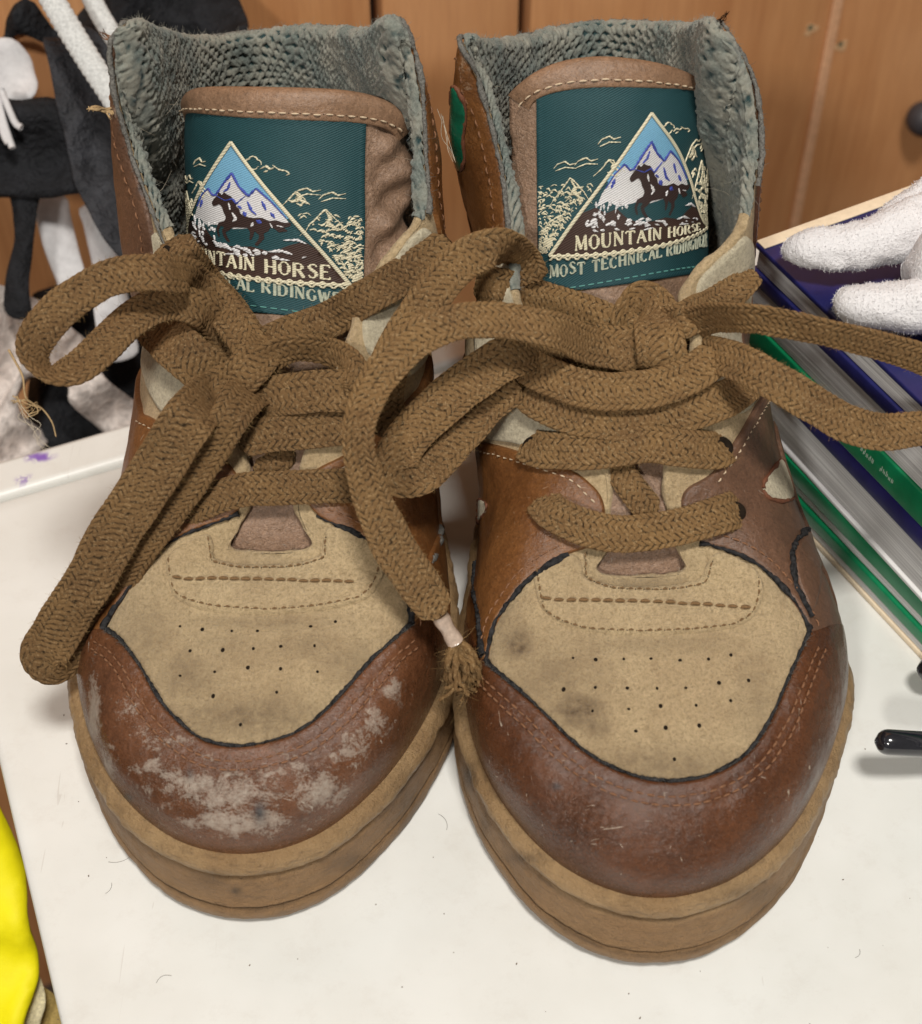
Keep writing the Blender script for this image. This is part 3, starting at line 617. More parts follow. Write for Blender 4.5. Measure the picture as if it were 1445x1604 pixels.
    # lettering
    def text(s_, a0, a1, base, size, slope=0, jit=0.0):
        tot = sum(ADV.get(c, 5.6) if c != ' ' else 3.2 for c in s_); k = (a1 - a0) / tot; x = a0; out = []
        for c in s_:
            if c != ' ':
                dy = rg.normal(0, jit)
                for (x0, y0, x1, y1, w) in STROKES[c]:
                    X0, X1 = x + x0 * k, x + x1 * k
                    out.append(([(X0, base(X0) + dy - y0 * size / 6), (X1, base(X1) + dy - y1 * size / 6)], (.085 if w == 'k' else .045) * (size / .36)**.5))
                x += ADV.get(c, 5.6) * k
            else: x += 3.2 * k
        return out
    strokes('woven_lettering', text('MOUNTAIN HORSE', -2.02 + tx, 2.15 + tx * .8, lambda x: 4.36 - .05 * math.cos(x), .37, 0, .006), M_LBL_CREAM, .118)
    strokes('woven_slogan', text('MOST TECHNICAL RIDINGWEAR', -2.72, 2.85 + tx, lambda x: 5.10 - .18 * math.cos(x * .55), .31, 0, .012), plain('grey_cream_thread', (.42, .44, .34), .7, .2), .085)
    # mountain outlines on the teal
    rl = random.Random(3); lines = []
    def peak(x, y, w, h):
        p = [(x - w, y + h)]; k = 5
        for i in range(1, k + 1): p.append((x - w + w * i / k + rl.uniform(-.03, .03), y + h - h * i / k + rl.uniform(-.03, .03)))
        for i in range(1, k + 1): p.append((x + w * i / k + rl.uniform(-.03, .03), y + h * i / k * .9 + rl.uniform(-.04, .04)))
        lines.append((p, .028)); lines.append(([(x, y + .05), (x + .12, y + h * .35), (x + .05, y + h * .5), (x + .3, y + h * .8)], .06))
        for _ in range(3):
            a = x + rl.uniform(-w * .5, w * .5); b = y + h * rl.uniform(.5, 1); lines.append(([(a, b), (a + .1, b + .05), (a + .18, b - .06)], .04))
    for sgn in (-1, 1):
        peak(sgn * 2.15, 2.45, .55, .75); peak(sgn * 1.15, 1.95, .42, .45) if sgn < 0 else peak(1.5, 2.0, .3, .4)
        for (cx, cy) in ((1.75, 1.95), (2.3, 2.05), (1.15, 1.4)):
            if sgn > 0 and cy < 1.5: continue
            lines.append(([(sgn * cx - .3, cy + .14), (sgn * cx - .2, cy + .02), (sgn * cx, cy - .06), (sgn * cx + .12, cy + .03), (sgn * cx + .3, cy - .02)], .03))
            lines.append(([(sgn * cx - .25, cy + .2), (sgn * cx, cy + .1), (sgn * cx + .3, cy + .12)], .025))
        for _ in range(230):
            b = 2.6 + rl.random()**.8 * 1.85; lim = (b - .78) / 3.74 * 2.73 + .16; a = rl.uniform(lim, 3.02)
            if a < lim or lim > 2.98: continue
            a *= sgn; w = rl.uniform(.02, .11); q = rl.uniform(-.06, .06)
            lines.append(([(a - w, b + q), (a, b - rl.uniform(0, .07)), (a + w * .7, b + rl.uniform(-.05, .06))], rl.uniform(.018, .042)))
    # the little puffy cloud right of the peak
    lines.append(([(.55 + .17 * math.cos(t) + .03 * math.cos(5 * t), 1.28 + .15 * math.sin(t) + .03 * math.sin(5 * t)) for t in np.linspace(.4, 6.4, 26)], .03))
    lines += [([(.72, 1.42), (.85, 1.34), (.95, 1.42), (1.05, 1.36)], .04), ([(1.0, 1.3), (1.15, 1.42), (1.3, 1.44), (1.38, 1.52), (1.3, 1.56)], .03), ([(.8, 1.5), (.9, 1.46)], .03)]
    lines = [([(min(max(x, -hw + .05), hw - .05), y) for x, y in p], w) for p, w in lines]
    strokes('woven_landscape', lines, M_LBL_CREAM, .078, taper=True)
    dash = []
    for x in np.arange(-2.9, 2.9, .24): dash.append(([(x, 5.36 - .05 * math.cos(x)), (x + .15, 5.36 - .05 * math.cos(x + .15))], .04))
    strokes('label_stitching', dash, M_THREAD_TEAL, .085)
    return root

def build_tongue(tg, root, hw_scale, rows, rg, flip):
    ns, nt_ = 90, 170; s_ = np.linspace(-1, 1, ns); t_ = np.linspace(0, 1, nt_)
    Sg, Tg = np.meshgrid(s_, t_, indexing='ij')
    wf = np.interp(Tg * tg.L, tg.t, tg.C[:, 5]); cen = (tg.a0 + tg.a1) / 2; half = (tg.a1 - tg.a0) / 2
    Lt = tg.L - .75 * np.abs(Sg)**5 * 1.2; Tt = Tg * Lt
    a = (cen + half * Sg) * wf
    P, N, ax = tg.f(a, Tt, 0, True)
    # folds down the free side of the tongue
    side = smooth01((a * flip - 3.75) / .6); fold = side * (.16 * np.sin(Tt * 3.2 + a * 2.2) + .10 * np.sin(Tt * 6.1 - a * 3 + 1))
    P = P + N * fold[..., None]
    back = P - N * (.55 * np.sqrt(np.clip(1 - np.abs(Sg)**6, 0, 1)) * np.sqrt(np.clip(1 - Tg**14, 0, 1)) + .05)[..., None]
    V = np.vstack([P.reshape(-1, 3), back.reshape(-1, 3)]); f1 = grid_faces(ns, nt_); f2 = grid_faces(ns, nt_, flip=True) + ns * nt_
    o = ns * nt_; ring = [i * nt_ + nt_ - 1 for i in range(ns)]; f3 = np.array([(ring[i], ring[i + 1], ring[i + 1] + o, ring[i] + o) for i in range(ns - 1)])
    f4 = np.array([(j, j + 1, j + 1 + o, j + o) for j in range(nt_ - 1)]); q = (ns - 1) * nt_; f5 = np.array([(q + j + 1, q + j, q + j + o, q + j + 1 + o) for j in range(nt_ - 1)])
    z = np.zeros(len(V)); mesh_obj('tongue', V, np.vstack([f1, f2, f3, f4, f5]), M_TONGUE, root, attrs={'stain': z, 'scuff': z, 'crinkle': z + .25})
    # folded binding over the top edge
    k = 140; ss = np.linspace(-1, 1, k); aa = (cen + half * ss); Lt = tg.L - .9 * np.abs(ss)**5
    prof = [(-.62, .02), (-.60, .10), (-.40, .15), (-.1, .20), (.10, .16), (.20, 0.02), (.18, -.22), (.0, -.5), (-.4, -.62)]
    prof = catmull(np.array(prof), 4); G = []
    for (dt, h) in prof:
        dd = dt * 1.0; inset = np.sign(ss) * np.abs(ss)**5 * dd * .8
        G.append(tg.f(aa + inset - .12 * np.sign(ss) * np.abs(ss)**8, Lt + dd * (1 - .5 * np.abs(ss)**6), h * (1 - .8 * np.abs(ss)**12)))
    G = np.stack(G, 1); z = np.zeros(G.shape[0] * G.shape[1])
    mesh_obj('tongue_binding', G.reshape(-1, 3), grid_faces(k, len(prof), flip=True), M_TRIM, root, attrs={'stain': z, 'scuff': z, 'crinkle': z})
    ins = np.sign(ss) * np.abs(ss)**5 * -.4; Pp, Nn, _ = tg.f(aa + ins, Lt - .44 * (1 - .5 * np.abs(ss)**6), np.full(k, .15), True)
    stitches('tongue_stitching', Pp, Nn, root, M_THREAD_PALE, .2, .10, .028, 4)
    t_top = tg.trow(rows[0]); t_bot = tg.trow(rows[1]); hh = 5.5; ky = (t_top - t_bot) / hh
    lf = lambda A_, B_, h: tg.f(np.asarray(A_) * hw_scale, t_top - np.asarray(B_) * ky, h)
    build_label(tg, lf, root, 3.08, hh, rg, .26 if flip > 0 else 0.0)

# ------------------------------------------------------------------ laces
def scene_bvh(root, skip=('collar_lining', 'collar_fuzz', 'lining_fuzz', 'insole', 'eyelet_hole', 'foxing_rim', 'outsole', 'tread')):
    V = []; F = []; o = 0
    def add(ob):
        nonlocal o
        me = ob.data; co = np.empty(len(me.vertices) * 3, np.float32); me.vertices.foreach_get('co', co)
        w = co.reshape(-1, 3) / CM + ORI[ob.name]; V.append(w); F.extend([[i + o for i in p.vertices] for p in me.polygons]); o += len(w)
    for c in root.children:
        if c.type == 'MESH' and c.name.split('.')[0] not in skip and 'stitch' not in c.name: add(c)
    return BVHTree.FromPolygons([Vector(v) for v in np.vstack(V)], F)
def path3(pts, bvh):
    n = len(pts); D = [None] * n; ty = []
    for i, p in enumerate(pts):
        d = ray(p[0], p[1])
        if p[2] == 's':
            h = bvh.ray_cast(Vector(CAM), Vector(d))
            D[i] = None if h[0] is None else (np.array(h[0]) - CAM) @ FW - p[3]
            if D[i] is None:
                h = bvh.find_nearest(Vector(CAM + d * 43)); D[i] = (np.array(h[0]) - CAM) @ FW - p[3]
        elif p[2] == 'z': D[i] = (p[3] - CAM[2]) / d[2]
        elif p[2] == 'y': D[i] = (p[3] - CAM[1]) / d[1]
    known = [i for i in range(n) if D[i] is not None]
    for i in range(n):
        if D[i] is None: D[i] = float(np.interp(i, known, [D[k] for k in known])) - pts[i][3]
    return np.array([CAM + ray(p[0], p[1]) * D[i] for i, p in enumerate(pts)])
def lace(name, pts, root, bvh, m, width=1.1, thick=.12, seed=1, tilts=None, fz=40, ends=True):
    """pts: (px, py, mode, value[, tilt degrees[, width]])"""
    P = path3(pts, bvh); ti = np.array([p[4] if len(p) > 4 else 0 for p in pts], float); wi = np.array([p[5] if len(p) > 5 else width for p in pts], float) * .86
    C = catmull(np.c_[P, ti, wi], 14); C = resample(C, .034); n = len(C); P = C[:, :3]
    for _ in range(6): P[1:-1] = (P[:-2] + 2 * P[1:-1] + P[2:]) / 4
    P = P + (np.stack([vnoise(P, .9, seed + q, 2) for q in range(3)], -1)) * .06
    T = nrm(np.gradient(P, axis=0)); Vd = nrm(CAM - P); N = nrm(Vd - T * (T * Vd).sum(-1, keepdims=True))
    for _ in range(30): N[1:-1] = nrm(N[:-2] + 2 * N[1:-1] + N[2:])
    N = nrm(N - T * (T * N).sum(-1, keepdims=True)); B = np.cross(T, N)
    a = np.radians(C[:, 3] + 7 * vnoise(P, .6, seed + 5, 2))[:, None]; N, B = N * np.cos(a) + B * np.sin(a), B * np.cos(a) - N * np.sin(a)
    k = 72; ph = np.arange(k) * 2 * math.pi / k; ex = np.sign(np.cos(ph)) * np.abs(np.cos(ph))**.7; ey = np.sign(np.sin(ph)) * np.abs(np.sin(ph))**.42
    s_ = np.arange(n) * .034; W_ = C[:, 4] * (1 + .06 * vnoise(P, 1.1, seed + 9, 2)); 
    if ends:
        e = smooth01(np.minimum(s_, s_[-1] - s_) / .22); W_ = W_ * (.55 + .45 * e)
    X = ex[None] * W_[:, None] / 2; th = thick * (1 + .12 * vnoise(P, 1.6, seed + 3, 2))
    cup = .10 * vnoise(P, .7, seed + 12, 2)[:, None] * (X / .55)**2
    Y = ey[None] * th[:, None] / 2 + cup
    # plaited surface: two families of diagonal strands passing over and under
    tt = X + (ph[None] > math.pi) * .11 + .055 * vnoise(np.stack([s_[:, None] + 0 * X, X, 0 * X], -1), 2, seed, 2); ss = s_[:, None] + .05 * vnoise(np.stack([s_[:, None] + 0 * X, X, 0 * X], -1), 1.7, seed + 1, 2)
    cw, pt = .172, .178; cj = np.floor(tt / cw); tl = tt / cw - cj; sg = np.where(cj % 2 == 0, 1.0, -1.0)
    phz = ss / pt + sg * (tl - .5) * .95 + .25 * (sg > 0) + .10 * vnoise(np.stack([ss, tt, 0 * X], -1), 3.2, seed + 31, 2); col = np.sin(math.pi * np.clip(tl, 0, 1))
    hh = np.abs(np.sin(math.pi * phz))**.65 * (.38 + .62 * col**.6)
    hh = np.clip(hh + .13 * vnoise(np.stack([ss, tt, 0 * X], -1), 9, seed + 7, 2), 0, 1.1)
    rad = nrm(np.stack([ex[None] * .35 + 0 * X, ey[None] + 0 * X], -1)); amp = .066 * (.45 + .55 * np.abs(np.sin(ph))[None])
    X = X + rad[..., 0] * (hh - .5) * amp; Y = Y + rad[..., 1] * (hh - .5) * amp
    V = P[:, None] + B[:, None] * X[..., None] + N[:, None] * Y[..., None]
    F = grid_faces(n, k, False, True, flip=True)
    capA = np.arange(k); V2 = np.vstack([V.reshape(-1, 3), P[:1] - T[:1] * .04, P[-1:] + T[-1:] * .04]); m0 = n * k
    caps = [(i, (i + 1) % k, m0) for i in range(k)] + [((n - 1) * k + (i + 1) % k, (n - 1) * k + i, m0 + 1) for i in range(k)]
    uv = np.vstack([np.stack([X.ravel(), (s_[:, None] + 0 * X).ravel()], -1), [[0, 0], [0, 0]]])
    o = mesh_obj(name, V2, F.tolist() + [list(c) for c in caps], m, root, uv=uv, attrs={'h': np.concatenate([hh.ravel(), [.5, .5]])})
    side = B[:, None] * np.array([-1, 1])[None, :, None]; edgeP = (P[:, None] + side * (W_ / 2)[:, None, None]).reshape(-1, 3)
    allP = np.vstack([edgeP, edgeP, V.reshape(-1, 3)[::7]]); cN = nrm(V - P[:, None]); allN = np.vstack([side.reshape(-1, 3), side.reshape(-1, 3), cN.reshape(-1, 3)[::7]])
    fuzz('lace_fuzz', allP, allN, o, M_FUZZ, int(fz * 1.3 * s_[-1]), .10, .0042, seed, .7, .5)
    return o, P, T
M_FUZZ = plain('lace_fluff', (.36, .23, .10), .9, .1)

# ================================================================== right shoe of the photograph
Z_ = lambda x, y, z: at_z(x, y, z)
Y_ = lambda x, y, yy: at_y(x, y, yy)
def bx(x, y): p = at_z(x, y, 2.62); return (p[0], p[1])
TOE = (2.75, .12); E = .34
KR = [
 (Z_(1005, 905, 6.55), bx(1010, 1400), 2.35, .5, 5.1, 1.0, E), (Z_(1045, 903, 6.6), bx(1120, 1382), 2.35, .45, 4.8, 1.0, E),
 (Z_(1076, 895, 6.75), bx(1220, 1308), 2.4, .4, 4.2, .9, E), (Z_(1064, 862, 7.1), bx(1288, 1185), 2.5, .3, 3.6, .6, E),
 (Z_(1052, 800, 7.8), bx(1312, 1065), 2.6, .2, 2.9, .35, E), (Z_(1050, 740, 8.6), (10.1, 10.4), 2.6, .2, 2.6, .5, E),
 (Z_(1072, 640, 9.8), (9.55, 12.8), 2.8, .15, 2.5, .9, E), (Z_(1098, 530, 10.8), (9.1, 15.0), 3.2, .1, 2.2, 1.4, E),
 (Z_(1085, 450, 11.3), (8.7, 16.8), 3.6, .05, 1.9, 2.0, .36), (Z_(1165, 365, 12.3), (8.7, 18.2), 3.8, 0, .7, 3.0, .30),
 (Z_(1183, 280, 13.4), (8.5, 19.2), 4, 0, .55, 3.3, .30), (Z_(1187, 190, 14.7), (8.3, 20.1), 4, 0, .5, 3.6, .32),
 (Z_(1168, 100, 16.0), (8.15, 20.9), 4, 0, .5, 4, .32), (Z_(1128, 40, 16.9), (8.0, 21.6), 4, 0, .5, 4, .34),
 (Y_(1116, 42, 19.3), (7.85, 22.5), 4, 0, .5, 4, .42), (Y_(1090, 44, 21.5), (7.5, 23.6), 4, 0, .5, 4, .48),
 (Y_(1030, 38, 23.6), (6.4, 25.0), 4, 0, .5, 4, .50), (Y_(952, 36, 24.5), (4.5, 25.6), 4, 0, .5, 4, .50),
 (Y_(870, 46, 23.7), (2.7, 25.0), 4, 0, .5, 4, .50), (Y_(806, 64, 21.6), (1.5, 23.6), 4, 0, .5, 4, .48),
 (Y_(757, 68, 19.3), (1.15, 22.5), 4, 0, .6, 4, .42), (Y_(727, 62, 17.3), (1.1, 21.6), 4, 0, .8, 4, .32),
 (Z_(755, 130, 15.5), (1.15, 20.7), 4, 0, .95, 4, .30), (Z_(780, 220, 14.1), (1.2, 19.6), 4, 0, 1.1, 3.6, .30),
 (Z_(796, 300, 12.9), (1.25, 18.5), 4, 0, 1.25, 3.3, .30), (Z_(803, 375, 11.9), (1.3, 17.3), 3.8, 0, 1.3, 3, .30),
 (Z_(800, 455, 11.1), (1.2, 15.6), 3.5, .05, 2.6, 1.8, .36), (Z_(850, 560, 10.1), (.95, 13.4), 3.1, .1, 2.9, 1.1, E),
 (Z_(925, 680, 9.0), (.6, 10.8), 2.8, .15, 2.3, .7, E), (Z_(950, 755, 8.2), bx(736, 1040), 2.6, .2, 2.7, .4, E),
 (Z_(946, 860, 7.1), bx(752, 1165), 2.5, .3, 3.5, .6, E), (Z_(932, 895, 6.75), bx(802, 1265), 2.4, .4, 4.2, .9, E),
 (Z_(965, 903, 6.6), bx(895, 1358), 2.35, .45, 4.8, 1.0, E)]
KL = [
 (Z_(422, 868, 6.55), bx(385, 1332), 2.35, .5, 5.1, 1.0, E), (Z_(458, 866, 6.6), bx(480, 1310), 2.35, .45, 4.8, 1.0, E),
 (Z_(490, 858, 6.75), bx(572, 1243), 2.4, .4, 4.2, .9, E), (Z_(480, 830, 7.1), bx(645, 1150), 2.5, .3, 3.6, .6, E),
 (Z_(468, 790, 7.7), bx(690, 1045), 2.6, .2, 2.9, .35, E), (Z_(482, 720, 8.5), (-.62, 10.2), 2.6, .2, 2.6, .5, E),
 (Z_(520, 620, 9.8), (-1.0, 12.8), 2.8, .2, 3.1, .8, E), (Z_(556, 530, 10.7), (-1.4, 15.0), 3.2, .2, 3.0, 1.2, E),
 (Z_(580, 460, 11.3), (-1.8, 17.0), 3.6, .1, 2.5, 1.8, .36), (Z_(625, 395, 12.1), (-2.1, 18.2), 3.8, 0, .8, 3.0, .30),
 (Z_(664, 340, 12.7), (-2.1, 19.1), 4, 0, 1.3, 3.3, .30), (Z_(664, 260, 13.7), (-2.1, 20.0), 4, 0, 1.35, 3.6, .32),
 (Z_(658, 150, 15.3), (-2.2, 20.8), 4, 0, 1.35, 4, .32), (Z_(644, 80, 16.3), (-2.3, 21.5), 4, 0, 1.2, 4, .32),
 (Z_(622, 33, 17.0), (-2.6, 22.2), 4, 0, .6, 4, .34), (Y_(598, 50, 19.4), (-2.8, 23.1), 4, 0, .5, 4, .42),
 (Y_(558, 50, 21.8), (-3.3, 24.3), 4, 0, .5, 4, .48), (Y_(500, 46, 23.7), (-4.3, 25.5), 4, 0, .5, 4, .50),
 (Y_(420, 48, 24.5), (-5.7, 26.3), 4, 0, .5, 4, .50), (Y_(340, 58, 24.0), (-7.2, 25.6), 4, 0, .5, 4, .50),
 (Y_(280, 60, 22.3), (-8.3, 24.3), 4, 0, .5, 4, .48), (Y_(235, 50, 19.8), (-8.75, 23.1), 4, 0, .5, 4, .42),
 (Y_(200, 36, 17.6), (-8.9, 22.2), 4, 0, .5, 4, .34), (Z_(180, 62, 16.5), (-9.0, 21.5), 4, 0, .6, 4, .32),
 (Z_(184, 140, 15.3), (-9.3, 20.6), 4, 0, 1.1, 4, .30), (Z_(208, 230, 13.8), (-9.45, 19.5), 4, 0, 1.55, 3.6, .30),
 (Z_(240, 320, 12.6), (-9.45, 18.5), 4, 0, 1.7, 3.3, .30), (Z_(268, 400, 11.6), (-9.2, 17.3), 3.8, 0, 1.3, 3, .30),
 (Z_(288, 480, 10.8), (-9.4, 15.4), 3.5, .05, 2.0, 2.0, .36), (Z_(330, 600, 9.7), (-9.85, 12.8), 3.1, .1, 2.3, 1.3, E),
 (Z_(378, 720, 8.4), (-10.3, 10.2), 2.8, .15, 2.4, .7, E), (Z_(386, 788, 7.7), bx(136, 1060), 2.6, .2, 2.8, .4, E),
 (Z_(372, 830, 7.1), bx(160, 1170), 2.5, .3, 3.5, .6, E), (Z_(358, 860, 6.75), bx(213, 1256), 2.4, .4, 4.2, .9, E),
 (Z_(388, 867, 6.6), bx(293, 1315), 2.35, .45, 4.8, 1.0, E)]
def K(sh, j, v, neg=False):
    u = float(np.interp(j, np.arange(len(sh.uk)), sh.uk)); return ('u', u - 1 if neg else u, v)
def line(sh, a, b, v, n, neg=False): return [K(sh, j, v, neg) for j in np.linspace(a, b, n)]
def perf(sh, root, pts, seed):
    rg = np.random.default_rng(seed); me = None
    k = 10; an = np.arange(k) * 2 * math.pi / k
    V = np.vstack([[[0, 0, .012]], np.c_[np.cos(an) * .6, np.sin(an) * .6, an * 0 + .012], np.c_[np.cos(an) * 1.0, np.sin(an), an * 0 + .03], np.c_[np.cos(an) * 1.5, np.sin(an) * 1.5, an * 0 - .01]])
    F = [[0, 1 + i, 1 + (i + 1) % k] for i in range(k)] + [[1 + r * k + i, 1 + (r + 1) * k + i, 1 + (r + 1) * k + (i + 1) % k, 1 + r * k + (i + 1) % k] for r in range(2) for i in range(k)]
    for (x, y) in pts:
        u, v = sh.uv(x, y); P, N = sh.S(np.array(u), np.array(v), True); r = rg.uniform(.026, .042)
        q = Vector(N).to_track_quat('Z', 'Y').to_matrix(); M = np.array(q)
        W_ = (V * [r, r * rg.uniform(.7, 1.3), 1]) @ M.T + P; mesh_obj('perforation', W_, F, M_HOLE, root)
def build_shoe(root, KK, cfg):
    sh = Shoe(KK, cfg['seed']); sh.stains = cfg['stains']; build_upper(sh, root, (K(sh, cfg['lin'][0], 0)[1], K(sh, cfg['lin'][1], 0)[1])); build_sole(sh, root, cfg['off'], cfg['seed'], cfg['sole_stains'])
    h = cfg['heel']; b = pp(*cfg['toe_line'])
    tl, tn = surf_path(sh, b, .08, 0); g1 = offset_path(tl, tn, .42, .1); g2 = offset_path(tl, tn, .66, .1)
    cap = b + [K(sh, cfg['cap'][0], .14), K(sh, cfg['cap'][0] - .05, -.02)] + line(sh, cfg['cap'][0] - 1, 0, -.02, 5) + line(sh, sh.n, cfg['cap'][1] + 1, -.02, 5, True)[1:] + [K(sh, cfg['cap'][1] + .05, -.02, True), K(sh, cfg['cap'][1], .14, True)]
    panel(sh, 'toe_cap', cap, .16, cfg['toe_mat'], root, .11, .12, cfg['toe_stain'], cfg['toe_scuff'], (g1, g2), cfg['crinkle'])
    st1 = offset_path(tl, tn, .38, .13); st2 = offset_path(tl, tn, .60, .14)
    stitches('toe_cap_stitching', st1, tn, root, cfg['thread'], .18, .09, .032, 5, .02); stitches('toe_cap_stitching', st2, tn, root, cfg['thread'], .18, .09, .032, 6, .02)
    binding('toe_cap_edge', offset_path(tl, tn, -.02, 0), tn, .058, root, M_BIND, cfg['seed'], .07)
    fuzz('edge_fuzz', tl + tn * .12, tn, root, M_BIND_GREY, 420, .12, .005, 3, .9)
    for side in (0, 1):
        q = cfg['quarter'][side]; neg = side == 1
        f = pp(*q['front']); t = q['top']
        back = h - .06 if side == 0 else h + .06
        poly = f + [K(sh, j, v, neg) for j, v in t] + [K(sh, back, .5, neg), K(sh, back, .25, neg), K(sh, back, -.01, neg)] + line(sh, (back + q['foot'] * 2) / 3, q['foot'], -.015, 5, neg)
        panel(sh, 'side_panel', poly, .14, q['mat'], root, .16, .12, grooves=())
        fl, fn = surf_path(sh, f[:q['edge_n']], .08, 0); binding('side_panel_edge', fl, fn, .075, root, M_BIND, 5 + side, .08)
        sg = 1 if side == 0 else -1
        stitches('side_stitching', offset_path(fl, fn, q['sd'] * .3, .13), fn, root, cfg['thread'], .18, .09, .03, 7, .02)
        ft, ftn = surf_path(sh, f[q['top_i']:], .08, 0)
        stitches('side_stitching', offset_path(ft, ftn, q['sd'] * .25, .13), ftn, root, M_THREAD_PALE, .16, .10, .026, 8, .02)
        c = q['collar']; poly = [K(sh, j, v, neg) for j, v in c] + [K(sh, back, .985, neg), K(sh, back, .75, neg), K(sh, back, .54, neg)] + line(sh, (back * 2 + c[0][0]) / 3, (back + c[0][0] * 2) / 3, .54, 2, neg)
        panel(sh, 'collar_panel', poly, .12, q['cmat'], root, .17, .10, stain_shade=q.get('cstain'), scuff=q.get('cscuff'), crinkle=[(x, y, 400, 400, .3) for x, y in [(430, 200)]])
        cl, cn = surf_path(sh, [K(sh, j, v, neg) for j, v in c], .08, 0)
        stitches('collar_stitching', offset_path(cl, cn, q['sd'] * .45, .11), cn, root, M_THREAD, .2, .12, .03, 9, .02)
        e, en = surf_path(sh, [K(sh, j, .998, neg) for j in np.linspace(c[1][0], back, 14)], .1, 0); binding('collar_edge', e, en, .075, root, M_BIND_GREY, 9, .10)
        fuzz('frayed_thread', e + en * .12, en, root, M_BIND_GREY, 260, .14, .006, 9, .9)
    # suede strap across the bottom of the throat, its stitching
    panel(sh, 'throat_strap', pp(*cfg['strap']), .10, M_SUEDE, root, .12, .10)
    for ln in cfg['strap_st']:
        a, an = surf_path(sh, pp(*ln[0]), .08, 0); stitches('strap_stitching', a + an * ln[1], an, root, M_THREAD_TAN, ln[2], .07, ln[3], 11, .02)
    for pts in cfg['ankle']: panel(sh, 'ankle_suede', pp(*pts), .10, M_SUEDE_PALE, root, .15, .14)
    for pts, ks, neg in cfg['overlay']: panel(sh, 'side_overlay', pp(*pts) + [K(sh, j, v, neg) for j, v in ks], .11, cfg['ov_mat'], root, .16, .10, base=.12)
    perf(sh, root, cfg['perf'], 3)
    return sh

GRP = 'pair of worn high riding trainers'
rootR = empty('riding_shoe', (5.2, 12, 0), 'brown high top shoe on the right, clean polished toe, laces trailing off to the right', 'shoe')
rootL = empty('riding_shoe', (-5.6, 12.6, 0), 'brown high top shoe on the left with pale scuffs over its toe cap', 'shoe')
rootR['group'] = rootL['group'] = GRP
crop = lambda L, x0, y0, s: [(x0 + a / s, y0 + b / s) for a, b in L]
cfgR = dict(ov_mat=M_QUART_R, overlay=[((1270, 832, 1247, 840, 1236, 868, 1243, 915, 1264, 962), [(4.55, .36), (4.5, .2), (4.5, -.01), (5.5, -.012), (6.8, -.012), (7.4, .1), (6.6, .42)], False)],ankle=[(1092, 436, 1122, 392, 1163, 362, 1182, 395, 1192, 470, 1194, 590, 1165, 650, 1130, 640, 1105, 580, 1096, 500), (752, 450, 790, 400, 806, 440, 832, 520, 880, 610, 915, 670, 905, 720, 860, 712, 805, 694, 758, 684, 750, 600)],seed=11, lin=(9.3, 26.0), off=.50, heel=17, thread=M_THREAD, toe_mat=M_TOE_R,
  stains=[(810, 1010, 26, 28, .8), (905, 1112, 40, 30, .85), (935, 1140, 22, 18, .7), (860, 1060, 90, 60, .38), (1040, 1200, 140, 34, .5), (1190, 1100, 40, 90, .3), (785, 960, 30, 60, .35), (1000, 1010, 170, 16, .3), (1010, 915, 100, 10, .5), (1010, 880, 90, 14, .3), (1200, 920, 30, 30, .15)],
  sole_stains=[(735, 1215, 10, 22, .8), (760, 1290, 8, 30, .4), (820, 1345, 30, 8, .5), (1180, 1400, 60, 20, .35)],
  toe_line=(765, 1036, 798, 1068, 850, 1115, 900, 1165, 960, 1204, 1040, 1225, 1110, 1215, 1170, 1180, 1210, 1120, 1235, 1060, 1266, 990),
  cap=(4.35, 28.75), toe_stain=[(872, 1232, 10, 7, .8)], toe_scuff=[(905, 1300, 60, 60, .12)], crinkle=[(905, 1300, 60, 65, 1.0), (1060, 1300, 50, 50, .35)],
  quarter=(dict(front=(1266, 988, 1250, 955, 1192, 890, 1140, 862, 1096, 850, 1070, 812, 1070, 768, 1112, 744, 1150, 690, 1194, 614), edge_n=5, top_i=7, sd=1, top=[(8.3, .62), (11, .54), (14, .52)], foot=4.4, mat=M_QUART_R, cmat=M_TOE_R,
       collar=[(10.2, .56), (9.9, .78), (10.4, .95), (11.2, .988), (13, .988), (15, .988)]),
     dict(front=(765, 1036, 776, 985, 792, 955, 832, 905, 890, 868, 936, 852, 950, 815, 943, 776, 900, 738, 858, 722, 800, 702, 753, 690), edge_n=5, top_i=7, sd=-1, top=[(26.6, .56), (24, .52), (20, .5)], foot=28.7, mat=M_QUART, cmat=M_QUART,
       collar=[(24.6, .50), (25.1, .78), (24.9, .94), (24.0, .988), (22, .988), (20, .988)], cscuff=[(735, 90, 30, 60, .35)])),
  strap=(838, 888, 838, 925, 858, 962, 900, 986, 1000, 996, 1100, 992, 1160, 980, 1192, 950, 1192, 905, 1150, 872, 1118, 862, 1100, 895, 1070, 912, 1005, 918, 940, 912, 916, 892, 905, 866, 870, 872),
  strap_st=[((850, 940, 950, 944, 1060, 948, 1178, 953), .14, .26, .05), ((850, 950, 870, 968, 910, 984, 1000, 990, 1100, 986, 1155, 976, 1184, 950, 1186, 905), .10, .17, .03), ((916, 868, 920, 896, 940, 918, 1005, 926, 1075, 922, 1108, 905, 1116, 880), .12, .15, .03), ((842, 892, 846, 925, 856, 950), .1, .17, .03)],
  perf=crop([(450,435),(523,440),(614,438),(702,437),(796,442),(888,438),(960,425),(420,537),(522,530),(625,532),(722,533),(814,532),(922,515),(1017,507),(513,606),(630,600),(733,590),(848,588),(960,573),(653,671),(750,660),(858,653),(777,762)], 680, 820, 2.064))
